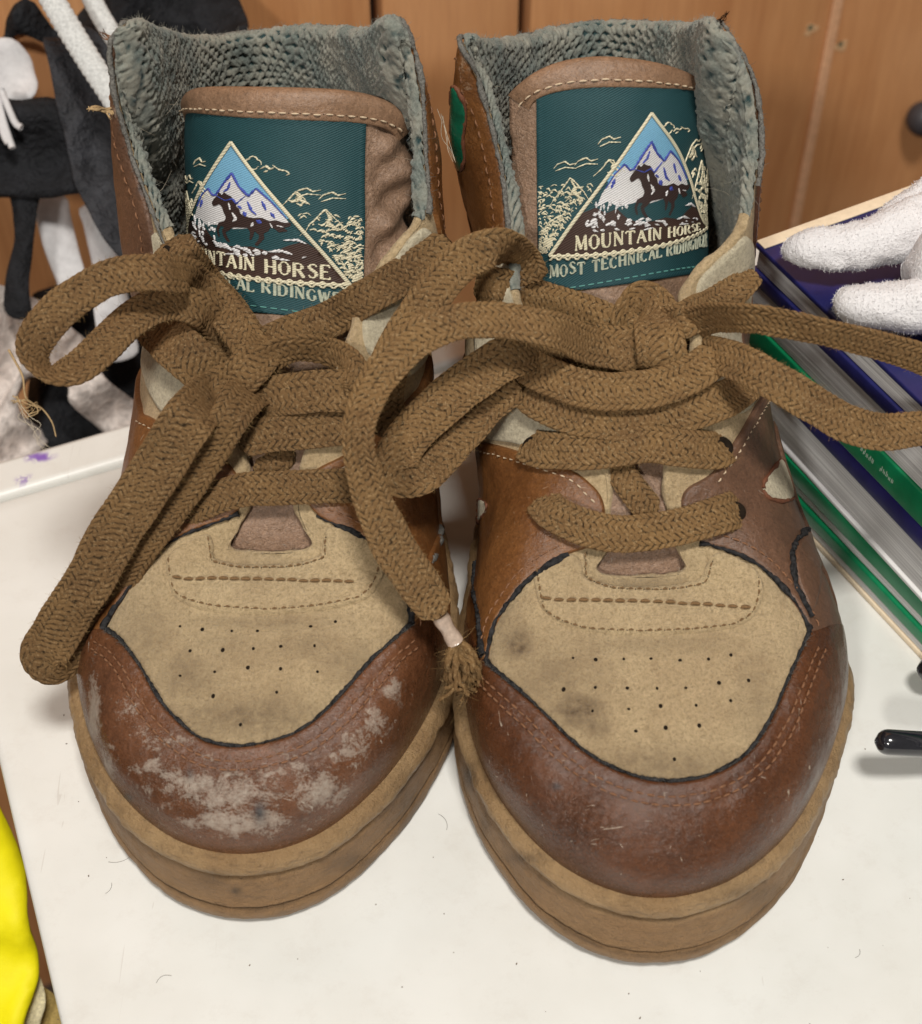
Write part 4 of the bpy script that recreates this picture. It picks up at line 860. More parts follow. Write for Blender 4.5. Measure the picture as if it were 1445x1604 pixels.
cfgL = dict(ov_mat=M_QUART, overlay=[((684, 828, 672, 850, 662, 880, 664, 920), [(4.6, .2), (4.6, -.01), (5.5, -.012), (6.8, -.012), (7.4, .1), (6.6, .42)], False)],ankle=[(582, 445, 606, 405, 648, 356, 668, 352, 686, 400, 690, 470, 668, 560, 620, 600, 585, 570, 566, 520), (246, 356, 262, 390, 280, 450, 300, 530, 335, 620, 350, 690, 310, 690, 250, 640, 222, 560, 216, 480, 226, 400)],seed=23, lin=(9.9, 26.5), off=.56, heel=18, thread=M_THREAD, toe_mat=M_TOE_L,
  stains=[(430, 892, 90, 12, .5), (290, 1060, 60, 45, .45), (480, 1010, 60, 24, .3), (390, 1125, 150, 38, .55), (230, 1000, 50, 60, .35), (560, 1040, 60, 40, .4), (400, 975, 150, 12, .35), (350, 1010, 90, 40, .22)],
  sole_stains=[(370, 1395, 8, 6, .9), (330, 1380, 30, 14, .4), (560, 1350, 60, 14, .4), (640, 1270, 30, 60, .45)],
  toe_line=(165, 985, 198, 1010, 226, 1052, 250, 1095, 285, 1135, 320, 1160, 365, 1170, 420, 1163, 470, 1145, 520, 1105, 560, 1060, 600, 1016, 642, 978),
  cap=(4.35, 30.8), toe_stain=[(407, 1272, 10, 18, .9), (200, 1250, 9, 7, .95), (298, 1212, 5, 12, .6)],
  toe_scuff=[(300, 1230, 75, 24, .7), (380, 1290, 110, 24, .70), (260, 1160, 60, 26, .36), (430, 1215, 150, 50, .38), (620, 1080, 20, 40, .4), (215, 1120, 40, 40, .30), (235, 1200, 30, 16, .6), (148, 1110, 12, 70, .7), (170, 1200, 14, 50, .6), (500, 1240, 60, 34, .62), (550, 1170, 45, 40, .5), (590, 1130, 30, 30, .45), (350, 1250, 110, 40, .48)],
  crinkle=[(360, 1230, 160, 40, .45)],
  quarter=(dict(front=(642, 978, 638, 930, 614, 882, 590, 856, 540, 828, 496, 806, 478, 780, 486, 742, 540, 712, 600, 664, 655, 606), edge_n=6, top_i=7, sd=1, top=[(8.3, .58), (11, .54), (15, .52)], foot=4.4, mat=M_QUART, cmat=M_QUART,
       collar=[(10.6, .52), (10.1, .78), (10.5, .95), (11.4, .988), (14, .988), (16, .988)]),
     dict(front=(165, 985, 200, 930, 232, 880, 290, 838, 340, 818, 374, 802, 384, 770, 350, 715, 280, 676, 226, 646), edge_n=6, top_i=7, sd=-1, top=[(28, .52), (25.5, .50), (21.5, .5)], foot=30.85, mat=M_QUART, cmat=M_QUART_R,
       collar=[(26.6, .50), (26.9, .80), (26.4, .95), (25.2, .988), (23, .988), (21, .988)], cstain=[(222, 296, 6, 9, 1), (238, 320, 5, 6, 1)], cscuff=[(190, 170, 20, 30, .4)])),
  strap=(262, 872, 262, 905, 272, 930, 300, 952, 400, 964, 500, 958, 570, 940, 598, 912, 600, 868, 560, 838, 508, 822, 506, 850, 488, 874, 425, 884, 358, 880, 335, 862, 333, 832, 300, 846),
  strap_st=[((272, 906, 350, 909, 430, 912, 500, 913, 572, 911), .14, .24, .047), ((270, 915, 282, 932, 305, 944, 400, 956, 500, 950, 565, 933, 588, 910, 592, 872), .10, .17, .03), ((326, 840, 330, 868, 352, 886, 425, 892, 492, 882, 512, 860, 512, 832), .12, .15, .03), ((266, 876, 268, 905), .1, .17, .03)],
  perf=crop([(418,415),(490,425),(585,430),(668,430),(840,415),(920,400),(450,495),(556,492),(655,487),(743,480),(853,478),(530,562),(637,548),(743,552),(862,562),(418,575),(525,640),(730,628),(613,733)], 80, 780, 2.064))
shR = build_shoe(rootR, KR, cfgR)
shL = build_shoe(rootL, KL, cfgL)
tgR = Tongue([(1005, 925, 6.0, 6, 0, .34), (1000, 860, 6.95, 5, 0, .34), (990, 780, 7.9, 4.5, .05, .36), (975, 680, 8.6, 4, .15, .45), (955, 560, 9.6, 3.7, .3, .7), (935, 460, 10.5, 3.5, .42, .98), (929, 380, 11.7, 3.5, .45, 1), (929, 290, 13.0, 3.5, .45, 1), (929, 200, 14.4, 3.5, .45, 1), (930, 128, 15.4, 3.5, .45, 1), (930, 100, 15.7, 3.5, .45, 1)], -3.9, 4.6)
tgL = Tongue([(422, 888, 6.0, 6, 0, .34), (424, 830, 6.95, 5, 0, .34), (432, 760, 7.8, 4.5, -.05, .36), (440, 680, 8.4, 4, -.15, .45), (456, 580, 9.4, 3.7, -.35, .7), (466, 500, 10.2, 3.6, -.5, .98), (471, 420, 11.3, 3.5, -.55, 1), (472, 340, 12.5, 3.5, -.55, 1), (472, 250, 13.8, 3.5, -.55, 1), (472, 180, 14.8, 3.5, -.55, 1), (472, 150, 15.2, 3.5, -.55, 1)], -3.8, 5.3)
build_tongue(tgR, rootR, 1.0, (133, 452), np.random.default_rng(2), -1)
build_tongue(tgL, rootL, 1.19, (184, 496), np.random.default_rng(4), 1)
# details on the sides
def suede_spot(sh, root, pts, m=M_SUEDE_PALE, th=.06, base=.13, name='suede_inset', edge=True):
    panel(sh, name, pp(*pts), th, m, root, .12, .06, base=base)
    if edge: a, an = surf_path(sh, pp(*pts), .08, 0, True); binding('inset_edge', a, an, .06, root, M_QUART_THREAD, 3, .16)
M_QUART_THREAD = plain('leather_edge', (.16, .06, .03), .7, .3, 20, .4, .6)
suede_spot(shR, rootR, (736, 816, 738, 792, 752, 780, 768, 782, 776, 796, 764, 808, 750, 822))
suede_spot(shR, rootR, (1186, 768, 1200, 738, 1220, 716, 1236, 730, 1248, 768, 1226, 788, 1200, 788))
suede_spot(shR, rootR, (718, 128, 728, 146, 735, 186, 729, 214, 736, 244, 728, 272, 715, 262, 711, 232, 716, 202, 710, 168, 711, 140), M_GREEN_RUBBER, .08, .12, 'green_inset')
for pts, r in (((1268, 830, 1246, 838, 1234, 868, 1240, 915, 1264, 968), .09), ((747, 880, 752, 930, 760, 985, 764, 1030), .09)):
    a, an = surf_path(shR, pp(*pts), .08, 0); binding('panel_seam', a, an, r, rootR, M_BIND, 4, .16)
a, an = surf_path(shL, pp(684, 826, 676, 860, 660, 900), .08, 0); binding('panel_seam', a, an, .1, rootL, M_BIND_GREY, 4, .16)

# laces
for sh_, rt, pts in ((shR, rootR, ((862, 798), (1148, 803), (838, 700), (1128, 701), (1166, 434))), (shL, rootL, ((556, 759), (564, 668), (284, 396)))):
    CUR = sh_
    for (x, y) in pts:
        u, v = sh_.uv(x, y); P_, N_ = sh_.S(np.array(u), np.array(v), True); e1 = nrm(np.cross(N_, [0, 1, .2])); e2 = np.cross(N_, e1); an = np.arange(20) * 2 * math.pi / 20
        rg_ = np.cos(an)[:, None] * e1 * .28 + np.sin(an)[:, None] * e2 * .24
        mesh_obj('eyelet_hole', np.vstack([[P_ + N_ * .165], P_ + N_ * .165 + rg_ * .8, P_ + N_ * .21 + rg_, P_ + N_ * .12 + rg_ * 1.18]), [[0, 1 + i, 1 + (i + 1) % 20] for i in range(20)] + [[1 + r * 20 + i, 21 + r * 20 + i, 21 + r * 20 + (i + 1) % 20, 1 + r * 20 + (i + 1) % 20] for r in range(2) for i in range(20)], M_HOLE, rt)
bR = scene_bvh(rootR); bL = scene_bvh(rootL)
S_ = 's'
def LR(name, pts, w=1.1, seed=1, **k): return lace(name, pts, rootR, bR, M_LACE_R, w, seed=seed, **k)
def LL(name, pts, w=1.1, seed=1, **k): return lace(name, pts, rootL, bL, M_LACE_L, w, seed=seed, **k)
LR('lace_bar', [(850, 782, S_, -.1), (866, 806, S_, .28), (912, 828, S_, .3), (965, 837, 'i', .0), (1025, 832, 'i', .0), (1085, 820, S_, .3), (1135, 806, S_, .28), (1160, 796, S_, -.1)], 1.12, 1)
LR('lace_bar', [(968, 728, S_, .1), (990, 765, S_, .22), (1022, 806, S_, .15)], .9, 2)
LR('lace_bar', [(826, 692, S_, -.1), (842, 704, S_, .28), (900, 708, S_, .34), (960, 704, 'i', .0), (1015, 697, 'i', .05), (1072, 704, S_, .34), (1122, 704, S_, .28), (1142, 696, S_, -.1)], 1.12, 3)
LR('lace_bar', [(818, 600, S_, .0), (842, 628, S_, .35), (905, 652, S_, .45), (980, 660, 'i', .15), (1060, 650, 'i', .15), (1125, 628, S_, .4), (1178, 596, S_, .2), (1190, 580, S_, -.1)], 1.15, 4)
LR('lace_bar', [(812, 560, S_, .3), (860, 590, S_, .65), (930, 612, 'i', .3), (1005, 612, 'i', .4), (1075, 592, 'i', .3), (1125, 556, S_, .7)], 1.15, 5)
LR('lace_bar', [(745, 446, S_, .0), (775, 448, S_, .4), (830, 462, S_, .45), (900, 484, S_, .6), (965, 508, S_, .75), (1015, 530, S_, .75)], 1.1, 6)
LR('lace_bar', [(820, 518, S_, .3, 20), (880, 545, S_, .5, 20), (950, 570, S_, .6, 10), (1010, 572, S_, .6)], 1.0, 7)
LR('lace_bar', [(1020, 520, S_, .6), (1070, 500, S_, .65), (1125, 472, S_, .45), (1158, 440, S_, .28), (1172, 422, S_, -.1)], 1.1, 8)
LR('lace_knot', [(985, 520, S_, .6, 30), (984, 494, S_, .9, 40), (1004, 476, S_, 1.1, 20), (1026, 488, S_, 1.6), (1034, 526, S_, 2.0), (1040, 566, S_, 1.8), (1038, 596, S_, .7)], 1.45, 9, thick=.17)
LR('bow_loop', [(1020, 548, S_, 1.1), (960, 545, S_, 1.0), (880, 538, S_, .9), (800, 560, 'z', 10.9), (730, 602, 'z', 10.4), (665, 660, 'z', 9.8), (626, 708, 'z', 9.4), (624, 742, 'z', 9.0), (660, 738, 'z', 8.9), (710, 690, 'z', 9.0), (760, 636, 'z', 9.4), (806, 596, S_, .6)], 1.32, 10)
LR('bow_loop', [(838, 438, S_, .7, -20), (818, 404, S_, 1.2, -30), (776, 390, 'z', 13.1, -15), (735, 402, 'z', 13.0), (694, 440, 'z', 12.6), (656, 492, 'z', 12.0), (618, 556, 'z', 11.2), (600, 620, 'z', 10.2), (612, 680, 'z', 9.2)], 1.2, 11)
oA, PA, TA = LR('lace_end', [(1015, 560, S_, 1.2), (940, 545, S_, 1.3, 10), (860, 516, 'z', 12.2, 20), (790, 502, 'z', 12.6, 25), (725, 504, 'z', 12.8, 20), (655, 528, 'z', 12.7, 10), (602, 580, 'z', 12.2, 15), (570, 648, 'z', 11.5, 35), (566, 716, 'z', 10.7, 38), (584, 786, 'z', 9.8, 15), (615, 850, 'z', 8.8, 0, 1.25), (648, 905, 'z', 7.9, 0, 1.25), (676, 945, 'z', 7.2, 0, 1.15), (690, 966, 'z', 6.9, 0, .9)], 1.1, 12)
LR('bow_loop', [(1050, 520, S_, 1.2, 20), (1110, 500, S_, 1.2, 35), (1180, 497, 'z', 12.6, 45), (1262, 514, 'z', 12.6, 48), (1350, 534, 'z', 12.2, 45), (1450, 566, 'z', 11.4, 40), (1530, 606, 'z', 10.4, 40), (1545, 640, 'z', 10.0, 20), (1500, 660, 'z', 9.9, 20), (1445, 668, 'z', 10.0, 25), (1390, 678, 'z', 10.1, 15), (1330, 664, 'z', 10.5, 5), (1262, 628, 'z', 11.0), (1196, 588, 'z', 11.4), (1130, 560, S_, 1.0), (1070, 548, S_, 1.1)], 1.1, 13)
# clear tip and the frayed tassel beyond it
A0, A1 = at_z(689, 964, 6.9), at_z(714, 1006, 6.2); q = np.linspace(0, 1, 9)[:, None]
mesh_obj('aglet', *tube(A0 + (A1 - A0) * q, .21 + .02 * np.sin(q[:, 0] * 9), 14), M_AGLET, oA)
parts = []; rg = np.random.default_rng(5)
for i in range(46):
    e = at_z(735 + rg.uniform(-34, 34), 1072 + rg.uniform(-14, 12), 4.9 + rg.uniform(-.3, .3)); m_ = (A1 + e) / 2 + (e - A1) * .1 + rg.normal(0, .10, 3) + np.array([0, 0, .25]); e = e + (e - A1) * 0
    C = resample(catmull(np.array([A1 + rg.normal(0, .06, 3), m_, e, e + rg.normal(0, .15, 3)]), 6), .08); parts.append(tube(C + .02 * np.sin(np.arange(len(C)) * 1.3 + i)[:, None], np.linspace(.085, .045, len(C)), 5))
v_, f_ = join(parts); mesh_obj('frayed_tip', v_, f_, M_LACE_R, oA, attrs={'h': np.clip(.55 + .5 * vnoise(v_, 7, 3, 2), 0, 1)})
fr = CAM * 0 + at_z(735, 1055, 5.1); fuzz('tassel_fuzz', v_, nrm(v_ - A1), oA, M_FUZZ, 260, .3, .006, 4, .8, 1)

LL('lace_bar', [(562, 758, S_, -.1), (545, 760, S_, .3), (490, 762, S_, .34), (430, 764, 'i', 0), (370, 770, S_, .34), (315, 788, S_, .3), (285, 806, S_, .1)], 1.02, 21)
LL('lace_bar', [(570, 664, S_, -.1), (548, 672, S_, .3), (490, 676, 'i', .1), (430, 680, 'i', .1), (375, 690, S_, .4)], 1.05, 22)
LL('lace_bar', [(455, 705, S_, .1), (430, 728, S_, .2), (400, 742, S_, .1)], .8, 23)
LL('lace_bar', [(578, 592, S_, .0), (555, 612, S_, .45), (495, 615, 'i', .3), (435, 620, 'i', .3), (385, 640, S_, .8)], 1.3, 24)
LL('bow_loop', [(405, 590, S_, 1.2, 10), (420, 562, S_, 1.4, 30), (462, 545, S_, 1.4, 42), (518, 552, S_, 1.2, 35), (560, 590, S_, .9, 25), (574, 640, S_, .5, 15)], 1.05, 25)
LL('lace_bar', [(395, 548, S_, .8), (440, 528, S_, .75), (510, 502, S_, .6), (585, 460, S_, .5), (642, 424, S_, .5), (684, 396, 'i', .0), (704, 378, 'i', .0)], 1.12, 26)
LL('lace_bar', [(270, 378, S_, .0), (284, 404, S_, .45), (320, 448, S_, .65), (360, 498, S_, .8), (398, 550, S_, .9)], 1.35, 27)
LL('lace_bar', [(228, 478, S_, .0), (248, 510, S_, .4), (292, 556, S_, .6), (350, 606, S_, .9)], 1.45, 28)
LL('bow_loop', [(405, 560, S_, 1.3), (372, 512, S_, 1.4), (322, 456, S_, 1.5, 10), (258, 428, 'z', 13.0, 25), (186, 434, 'z', 13.0, 22), (116, 466, 'z', 12.8, 12), (70, 508, 'z', 12.4, -5), (52, 552, 'z', 12.0, -35), (70, 582, 'z', 11.7, -62), (110, 582, 'z', 11.6, -40), (160, 545, 'z', 11.6, -25), (208, 498, 'z', 11.7, -25), (258, 474, 'z', 11.7, -25), (310, 484, 'z', 11.3, -15), (352, 520, S_, 1.0), (385, 560, S_, .9)], 1.12, 29)
LL('bow_loop', [(400, 590, S_, 1.3), (350, 612, S_, 1.4), (300, 652, 'z', 10.8), (252, 722, 'z', 9.8), (200, 805, 'z', 8.6), (146, 900, 'z', 7.2), (90, 990, 'z', 5.6), (66, 1035, 'z', 4.7, 25), (84, 1056, 'z', 4.3, 48, 1.2), (118, 1026, 'z', 4.6, 42, 1.2), (146, 980, 'z', 5.3, 30, 1.2), (196, 892, 'z', 6.8, 20, 1.2), (262, 800, 'z', 8.2, 20, 1.2), (328, 706, 'z', 9.6, 20, 1.2), (366, 645, 'z', 10.4, 10, 1.2), (396, 600, S_, 1.1)], 1.5, 30)
LL('lace_knot', [(428, 530, S_, .6, 10), (412, 552, S_, 1.5), (384, 584, S_, 1.9), (358, 612, S_, 1.7), (346, 646, S_, .9)], 1.25, 31, thick=.17)
# loose ends at the left collar and the bit of straw caught on the loop
def wisp(name, pts, r, m, root, n=1, seed=3, jit=.05, **k):
    rg = np.random.default_rng(seed); parts = []
    for i in range(n):
        P = np.array([at_z(x + rg.normal(0, jit * 60), y + rg.normal(0, jit * 60), z) for x, y, z in pts]) if n > 1 else np.array([at_z(*p) for p in pts])
        C = resample(catmull(P, 8), .06); parts.append(tube(C, np.linspace(r, r * .5, len(C)), 4))
    return mesh_obj(name, *join(parts), m, root, **k)
wisp('frayed_thread', [(176, 176, 14.7), (162, 172, 14.8), (150, 168, 15), (142, 172, 15)], .035, M_FIBRE, rootL, 9, 3, .05)
wisp('frayed_thread', [(172, 62, 16.4), (166, 55, 16.4), (160, 50, 16.6)], .02, M_THREAD, rootL, 5, 4, .04)
wisp('frayed_thread', [(690, 176, 14.0), (700, 215, 13.6), (704, 232, 13.4), (712, 250, 13.2)], .009, M_FIBRE_PALE, rootR, 4, 6, .05)
wisp('frayed_thread', [(1128, 36, 17.1), (1138, 28, 17.3), (1140, 20, 17.5)], .014, M_HOLE, rootR, 6, 7, .05)
st = wisp('straw_bit', [(14, 548, 12.0), (24, 566, 11.9), (36, 590, 11.8), (42, 625, 11.4), (66, 640, 11), (82, 662, 10.8), (88, 684, 10.6)], .035, M_FIBRE, None)
tag(st, 'thin straw wisp hanging from the left lace loop', 'straw')
o = wisp('straw_tangle', [(25, 628, 11.4), (44, 630, 11.3), (58, 640, 11.1), (48, 655, 11), (40, 645, 11)], .022, M_FIBRE, None, 5, 5, .1); o.parent = st
o = wisp('straw_tangle', [(30, 632, 11.4), (44, 655, 11.2), (58, 668, 11), (54, 685, 10.9), (72, 700, 10.8)], .009, M_FIBRE_PALE, None, 4, 6, .1); o.parent = st

# ================================================================== what stands around the shoes
def yaw(a): return np.array([math.cos(a), math.sin(a), 0]), np.array([-math.sin(a), math.cos(a), 0])
def box(P, X, Y, Zs, bev=.0):
    """box from corner P spanned by vectors X, Y and height Zs; chamfered"""
    X = np.asarray(X, float); Y = np.asarray(Y, float); Zv = np.array([0, 0, Zs]); c = P + (X + Y + Zv) / 2
    ax = [X, Y, Zv]; L = [np.linalg.norm(a) for a in ax]; U = [a / l for a, l in zip(ax, L)]
    import bmesh
    bm = bmesh.new(); bmesh.ops.create_cube(bm, size=1)
    for v in bm.verts:
        p = c + sum(U[i] * L[i] * v.co[i] for i in range(3)); v.co = p
    if bev: bmesh.ops.bevel(bm, geom=bm.edges[:], offset=bev, segments=3, affect='EDGES', profile=.5)
    bm.verts.index_update(); V = np.array([v.co[:] for v in bm.verts]); F = [[v.index for v in f.verts] for f in bm.faces]; bm.free()
    a = V[F[0]]; return V, F
m, nt, b = mat('white_laminate', (.74, .725, .66), .38, .45); N = NT(nt)
c = N.mix(N.ramp(N.noise(.16, 4, .6), [(.35, 0), (.7, 1)]), (.70, .695, .66), (.78, .78, .755))
c = N.mix(N.ramp(N.noise(.7, 7, .8), [(.52, 0), (.8, .4)]), c, (.56, .52, .47)); c = N.mix(N.ramp(N.noise(12, 4, .8), [(.6, 0), (.8, .25)]), c, (.5, .48, .44))
c = N.mix(N.ramp(N.voro(.85), [(.014, .8), (.03, 0)]), c, (.25, .22, .18))
c = N.mix(N.ramp(N.noise(1, 2, .5, co=N.coord((3.5, .25, 1)), dist=1.5), [(.745, 0), (.76, .35)]), c, (.50, .46, .42))
pv = N.ramp(N.noise(2.2, 4, .7, dist=1), [(.45, 0), (.50, 1)])
N.link(N.mix(N.math('MULTIPLY', N.attr('ink'), pv), c, (.23, .12, .46)), b.inputs['Base Color'])
N.link(N.bump(N.noise(3, 4, .6), .12, .02), b.inputs['Normal']); M_TABLE = m
E0, E1 = at_z(0, 725, 0)[:2], at_z(225, 660, 0)[:2]; G0, G1 = at_z(0, 1200, 0)[:2], at_z(95, 1604, 0)[:2]
def isect(p, d, q, e):
    A = np.array([d, -e]).T; t = np.linalg.solve(A, q - p); return p + d * t[0]
cor = isect(E0, E1 - E0, G0, G1 - G0); dx = nrm((E1 - E0)[None])[0]; dy = nrm((G0 - G1)[None])[0]
cor3 = np.array([*cor, 0]); DX = np.array([*dx, 0]); DY = np.array([*dy, 0])
table = empty('white_table', cor3 + DX * 30 - DY * 30, 'white laminate table top with purple ink marks that both shoes stand on', 'table')
def grid_top(name, a0, a1, b0, b1, z, th, m, root, na=160, nb=160, r=.25):
    """slab whose upper face is a fine sheet (carries the ink attribute) with rounded rims"""
    A = np.concatenate([[a0, a0 + r * .08, a0 + r * .3], np.linspace(a0 + r, a1 - r, na), [a1 - r * .3, a1 - r * .08, a1]]); Bq = np.concatenate([[b0, b0 + r * .08, b0 + r * .3], np.linspace(b0 + r, b1 - r, nb), [b1 - r * .3, b1 - r * .08, b1]])
    AA, BB = np.meshgrid(A, Bq, indexing='ij'); e = np.minimum(np.minimum(AA - a0, a1 - AA), np.minimum(BB - b0, b1 - BB)); q = np.clip(e / r, 0, 1)
    P = cor3 + AA[..., None] * DX - BB[..., None] * DY; P[..., 2] = z - r + r * np.sqrt(1 - (1 - q)**2)
    px = project(P.reshape(-1, 3))[0]; ink = np.zeros(len(px))
    for (x, y, rx, ry, k) in ((62, 716, 26, 9, 1.3), (38, 752, 14, 10, .85)): ink = np.maximum(ink, np.clip(k * 1.6 * (1 - np.hypot((px[:, 0] - x) / rx, (px[:, 1] - y) / ry)), 0, 1))
    na, nb = AA.shape; V = P.reshape(-1, 3); ring = [i * nb for i in range(na)] + [(na - 1) * nb + j for j in range(1, nb)] + [i * nb + nb - 1 for i in range(na - 2, -1, -1)] + [j for j in range(nb - 2, 0, -1)]
    low = V[ring].copy(); low[:, 2] = z - th; o = len(V); V = np.vstack([V, low]); k = len(ring)
    F = grid_faces(na, nb, flip=True).tolist() + [[ring[i], ring[(i + 1) % k], o + (i + 1) % k, o + i] for i in range(k)] + [[o + i for i in range(k)]]
    mesh_obj(name, V, F, m, root, attrs={'ink': np.concatenate([ink, np.zeros(k)])})
s0 = at_z(0, 781, 0)[:2]; strip = abs(np.cross(dx, s0 - cor)) / abs(np.cross(dx, dy))
grid_top('table_top', 0, 75, strip + .05, 60, 0, 2.2, M_TABLE, table)
grid_top('edge_strip', 0, 75, 0, strip, .14, 2.3, M_TABLE, table, 300, 40, .22)
for a_, b_ in ((4, 6), (70, 6), (4, 54), (70, 54)):
    mesh_obj('leg', *box(cor3 + DX * a_ - DY * b_ - np.array([0, 0, 62.3]), DX * 3.5, -DY * 3.5, 60, .3), plain('white_leg', (.6, .58, .55), .5), table)
# hairs and specks lying on the table
rg = np.random.default_rng(12); parts = []
for (x, y, L_, a_) in [(170, 1350, .9, .3), (245, 1540, .6, .5), (165, 1400, .5, 1.2), (700, 1300, .8, 2.0), (660, 900, .5, 0), (150, 1250, .6, 2), (1380, 870, .5, .5), (1340, 1500, .4, 1)]:
    p = at_z(x, y, .015); d = np.array([math.cos(a_), math.sin(a_), 0]); n_ = np.array([-d[1], d[0], 0]); t = np.linspace(0, 1, 14)[:, None]
    C = p + d * L_ * .7 * t + n_ * rg.uniform(-.4, .4) * L_ * (t * (1 - t)) * 2; parts.append(tube(C, .0045, 4))
tag(mesh_obj('loose_hair', *join(parts), plain('hair', (.10, .08, .06), .7)), 'fine loose hairs scattered over the white table top', 'hair', kind='stuff')
parts = []
for i in range(70):
    p = at_z(rg.uniform(60, 1440), rg.uniform(780, 1600), .012); r = rg.uniform(.008, .022); parts.append(tube(np.array([p, p + rg.normal(0, r, 3) * [1.5, 1.5, 0] + [0, 0, r * .3]]), [r, r * .6], 5))
tag(mesh_obj('table_crumbs', *join(parts), plain('crumb', (.18, .13, .09), .8)), 'tiny dark crumbs and grit scattered over the white table', 'crumbs', kind='stuff')

# books piled at the right
M_BLUE = plain('blue_cover', (.016, .018, .105), .3, .5, 3, .2, .1); M_GREEN = plain('green_cover', (.004, .19, .075), .3, .5, 3, .15, .1)
M_PAGES = plain('white_pages', (.66, .65, .64), .55, .4, 5, .12, .2); M_CREAM = plain('cream_edge', (.80, .66, .48), .5, .4, 5, .1, .2); M_NAVY = plain('navy_cover', (.015, .015, .11), .35, .5, 3, .2, .1)
m, nt, b = mat('page_block', (.66, .65, .64), .55, .4); N = NT(nt); w = N.noise(1, 2, .6, co=N.coord((.15, .15, 26)))
N.link(N.mix(N.ramp(w, [(.4, 0), (.62, 1)]), (.48, .47, .47), (.74, .73, .72)), b.inputs['Base Color']); N.link(N.bump(w, .6, .03), b.inputs['Normal']); M_PAGES = m
BX, BY = yaw(math.radians(28)); BC = np.array([8.85, 19.35, 0])
def book(label, z0, layers, dx_, dy_, wx, ly, rot=0, cream=False):
    X, Y = yaw(math.radians(28 + rot)); c = BC + BX * dx_ + BY * dy_; r = empty('book', c + X * wx / 2 - Y * ly / 2 + [0, 0, z0], label, 'book', 'books piled beside the right shoe')
    z = z0
    for i, (nm, m_, h, ins) in enumerate(layers):
        mesh_obj(nm, *box(c + np.array([0, 0, z]) + X * ins - Y * (ly - ins), X * (wx - 2 * ins), Y * (ly - 2 * ins), h - .004, min(.06, h * .3)), m_, r); z += h
    return r, c, X, Y
book('lowest book of the pile, thin with green and white edges', 0.005, [('back_cover', M_CREAM, .22, 0), ('page_block', M_PAGES, .33, .05), ('front_cover', M_GREEN, .5, 0)], -.15, .2, 20, 27, 1.2)
book('thin green and white book second from the bottom of the pile', 1.07, [('back_cover', M_PAGES, .35, .05), ('page_block', M_GREEN, .7, .0)], -.05, .15, 20, 27, 1.0)
book('white paged book with navy cover in the middle of the pile', 2.14, [('back_cover', M_PAGES, .16, 0), ('page_block', M_PAGES, 1.55, .12), ('front_cover', M_NAVY, .75, 0)], .1, .1, 20, 27, -.5)
r, c, X, Y = book('thick book with a lettered green spine strip, second from the top', 4.62, [('back_cover', M_GREEN, 1.1, 0), ('page_block', M_PAGES, 1.35, .08)], .0, .05, 20, 27, 0)
rr = random.Random(5); V = []; F = []
for t0, n in ((6.2, 12), (14.6, 9)):
    for i in range(n):
        a_ = t0 + i * .13
        if rr.random() < .2: continue
        for seg in range(2):
            p0 = c - Y * (a_ + seg * .05) - X * .006; z0 = 4.62 + .45 + rr.uniform(0, .06); h_ = rr.uniform(.1, .2); k = len(V)
            V += [p0 + [0, 0, z0], p0 - Y * .03 + [0, 0, z0], p0 - Y * .03 + [0, 0, z0 + h_], p0 + [0, 0, z0 + h_]]; F.append([k, k + 1, k + 2, k + 3])
mesh_obj('spine_lettering', np.array(V), F, plain('pale_print', (.5, .6, .5), .5), r)
book('dark blue hardback on top of the pile under the white glove', 7.08, [('back_cover', M_BLUE, .5, 0), ('page_block', M_PAGES, .72, .1), ('front_cover', M_BLUE, .2, 0)], .0, 0, 20, 27, 0)
mesh_obj('cream_border', *box(BC + np.array([0, 0, 8.50]) + BX * .05 - BY * .42, BX * 19.9, BY * .42, .05, .015), M_CREAM, bpy.data.objects['book.004'])

# white towelling glove on the books
M_TERRY = plain('white_terry', (.78, .76, .77), .95, .1, 9, .1, .9, .08)
M_PILE = plain('white_pile', (.78, .76, .77), .9)
gl = empty('white_glove', at_z(1400, 420, 8.6), 'white towelling glove lying on the dark blue book', 'glove')
def sausage(pts, radii, name):
    P = np.array([at_z(*p) for p in pts]); C = resample(catmull(np.c_[P, radii], 12), .12); V, F = tube(C[:, :3], C[:, 3], 40)
    c_ = np.repeat(C[:, :3], 40, 0); n_ = nrm(V - c_); V = V + n_ * (vnoise(V, 1.1, 8, 3) * .16 + vnoise(V, 6, 9, 2) * .045)[:, None]; V[:, 2] = np.maximum(V[:, 2], 8.57)
    o = mesh_obj(name, V, F, M_TERRY, gl); fuzz('terry_loops', V, n_, o, M_PILE, 2600, .05, .010, 4, .6, .6)
sausage([(1238, 390, 9.3), (1256, 392, 9.5), (1320, 388, 9.7), (1400, 368, 9.9), (1480, 340, 10.1)], [.3, .52, .62, .8, 1.0], 'finger')
sausage([(1322, 470, 9.2), (1338, 474, 9.4), (1400, 478, 9.5), (1490, 476, 9.6)], [.3, .55, .66, .75], 'finger')
sausage([(1370, 352, 9.9), (1430, 322, 10.2), (1500, 300, 10.4)], [.25, .5, .8], 'finger')
sausage([(1425, 430, 9.2), (1500, 420, 10), (1640, 400, 10), (1750, 390, 9.5)], [.5, 1.6, 2.4, 1.6], 'palm')

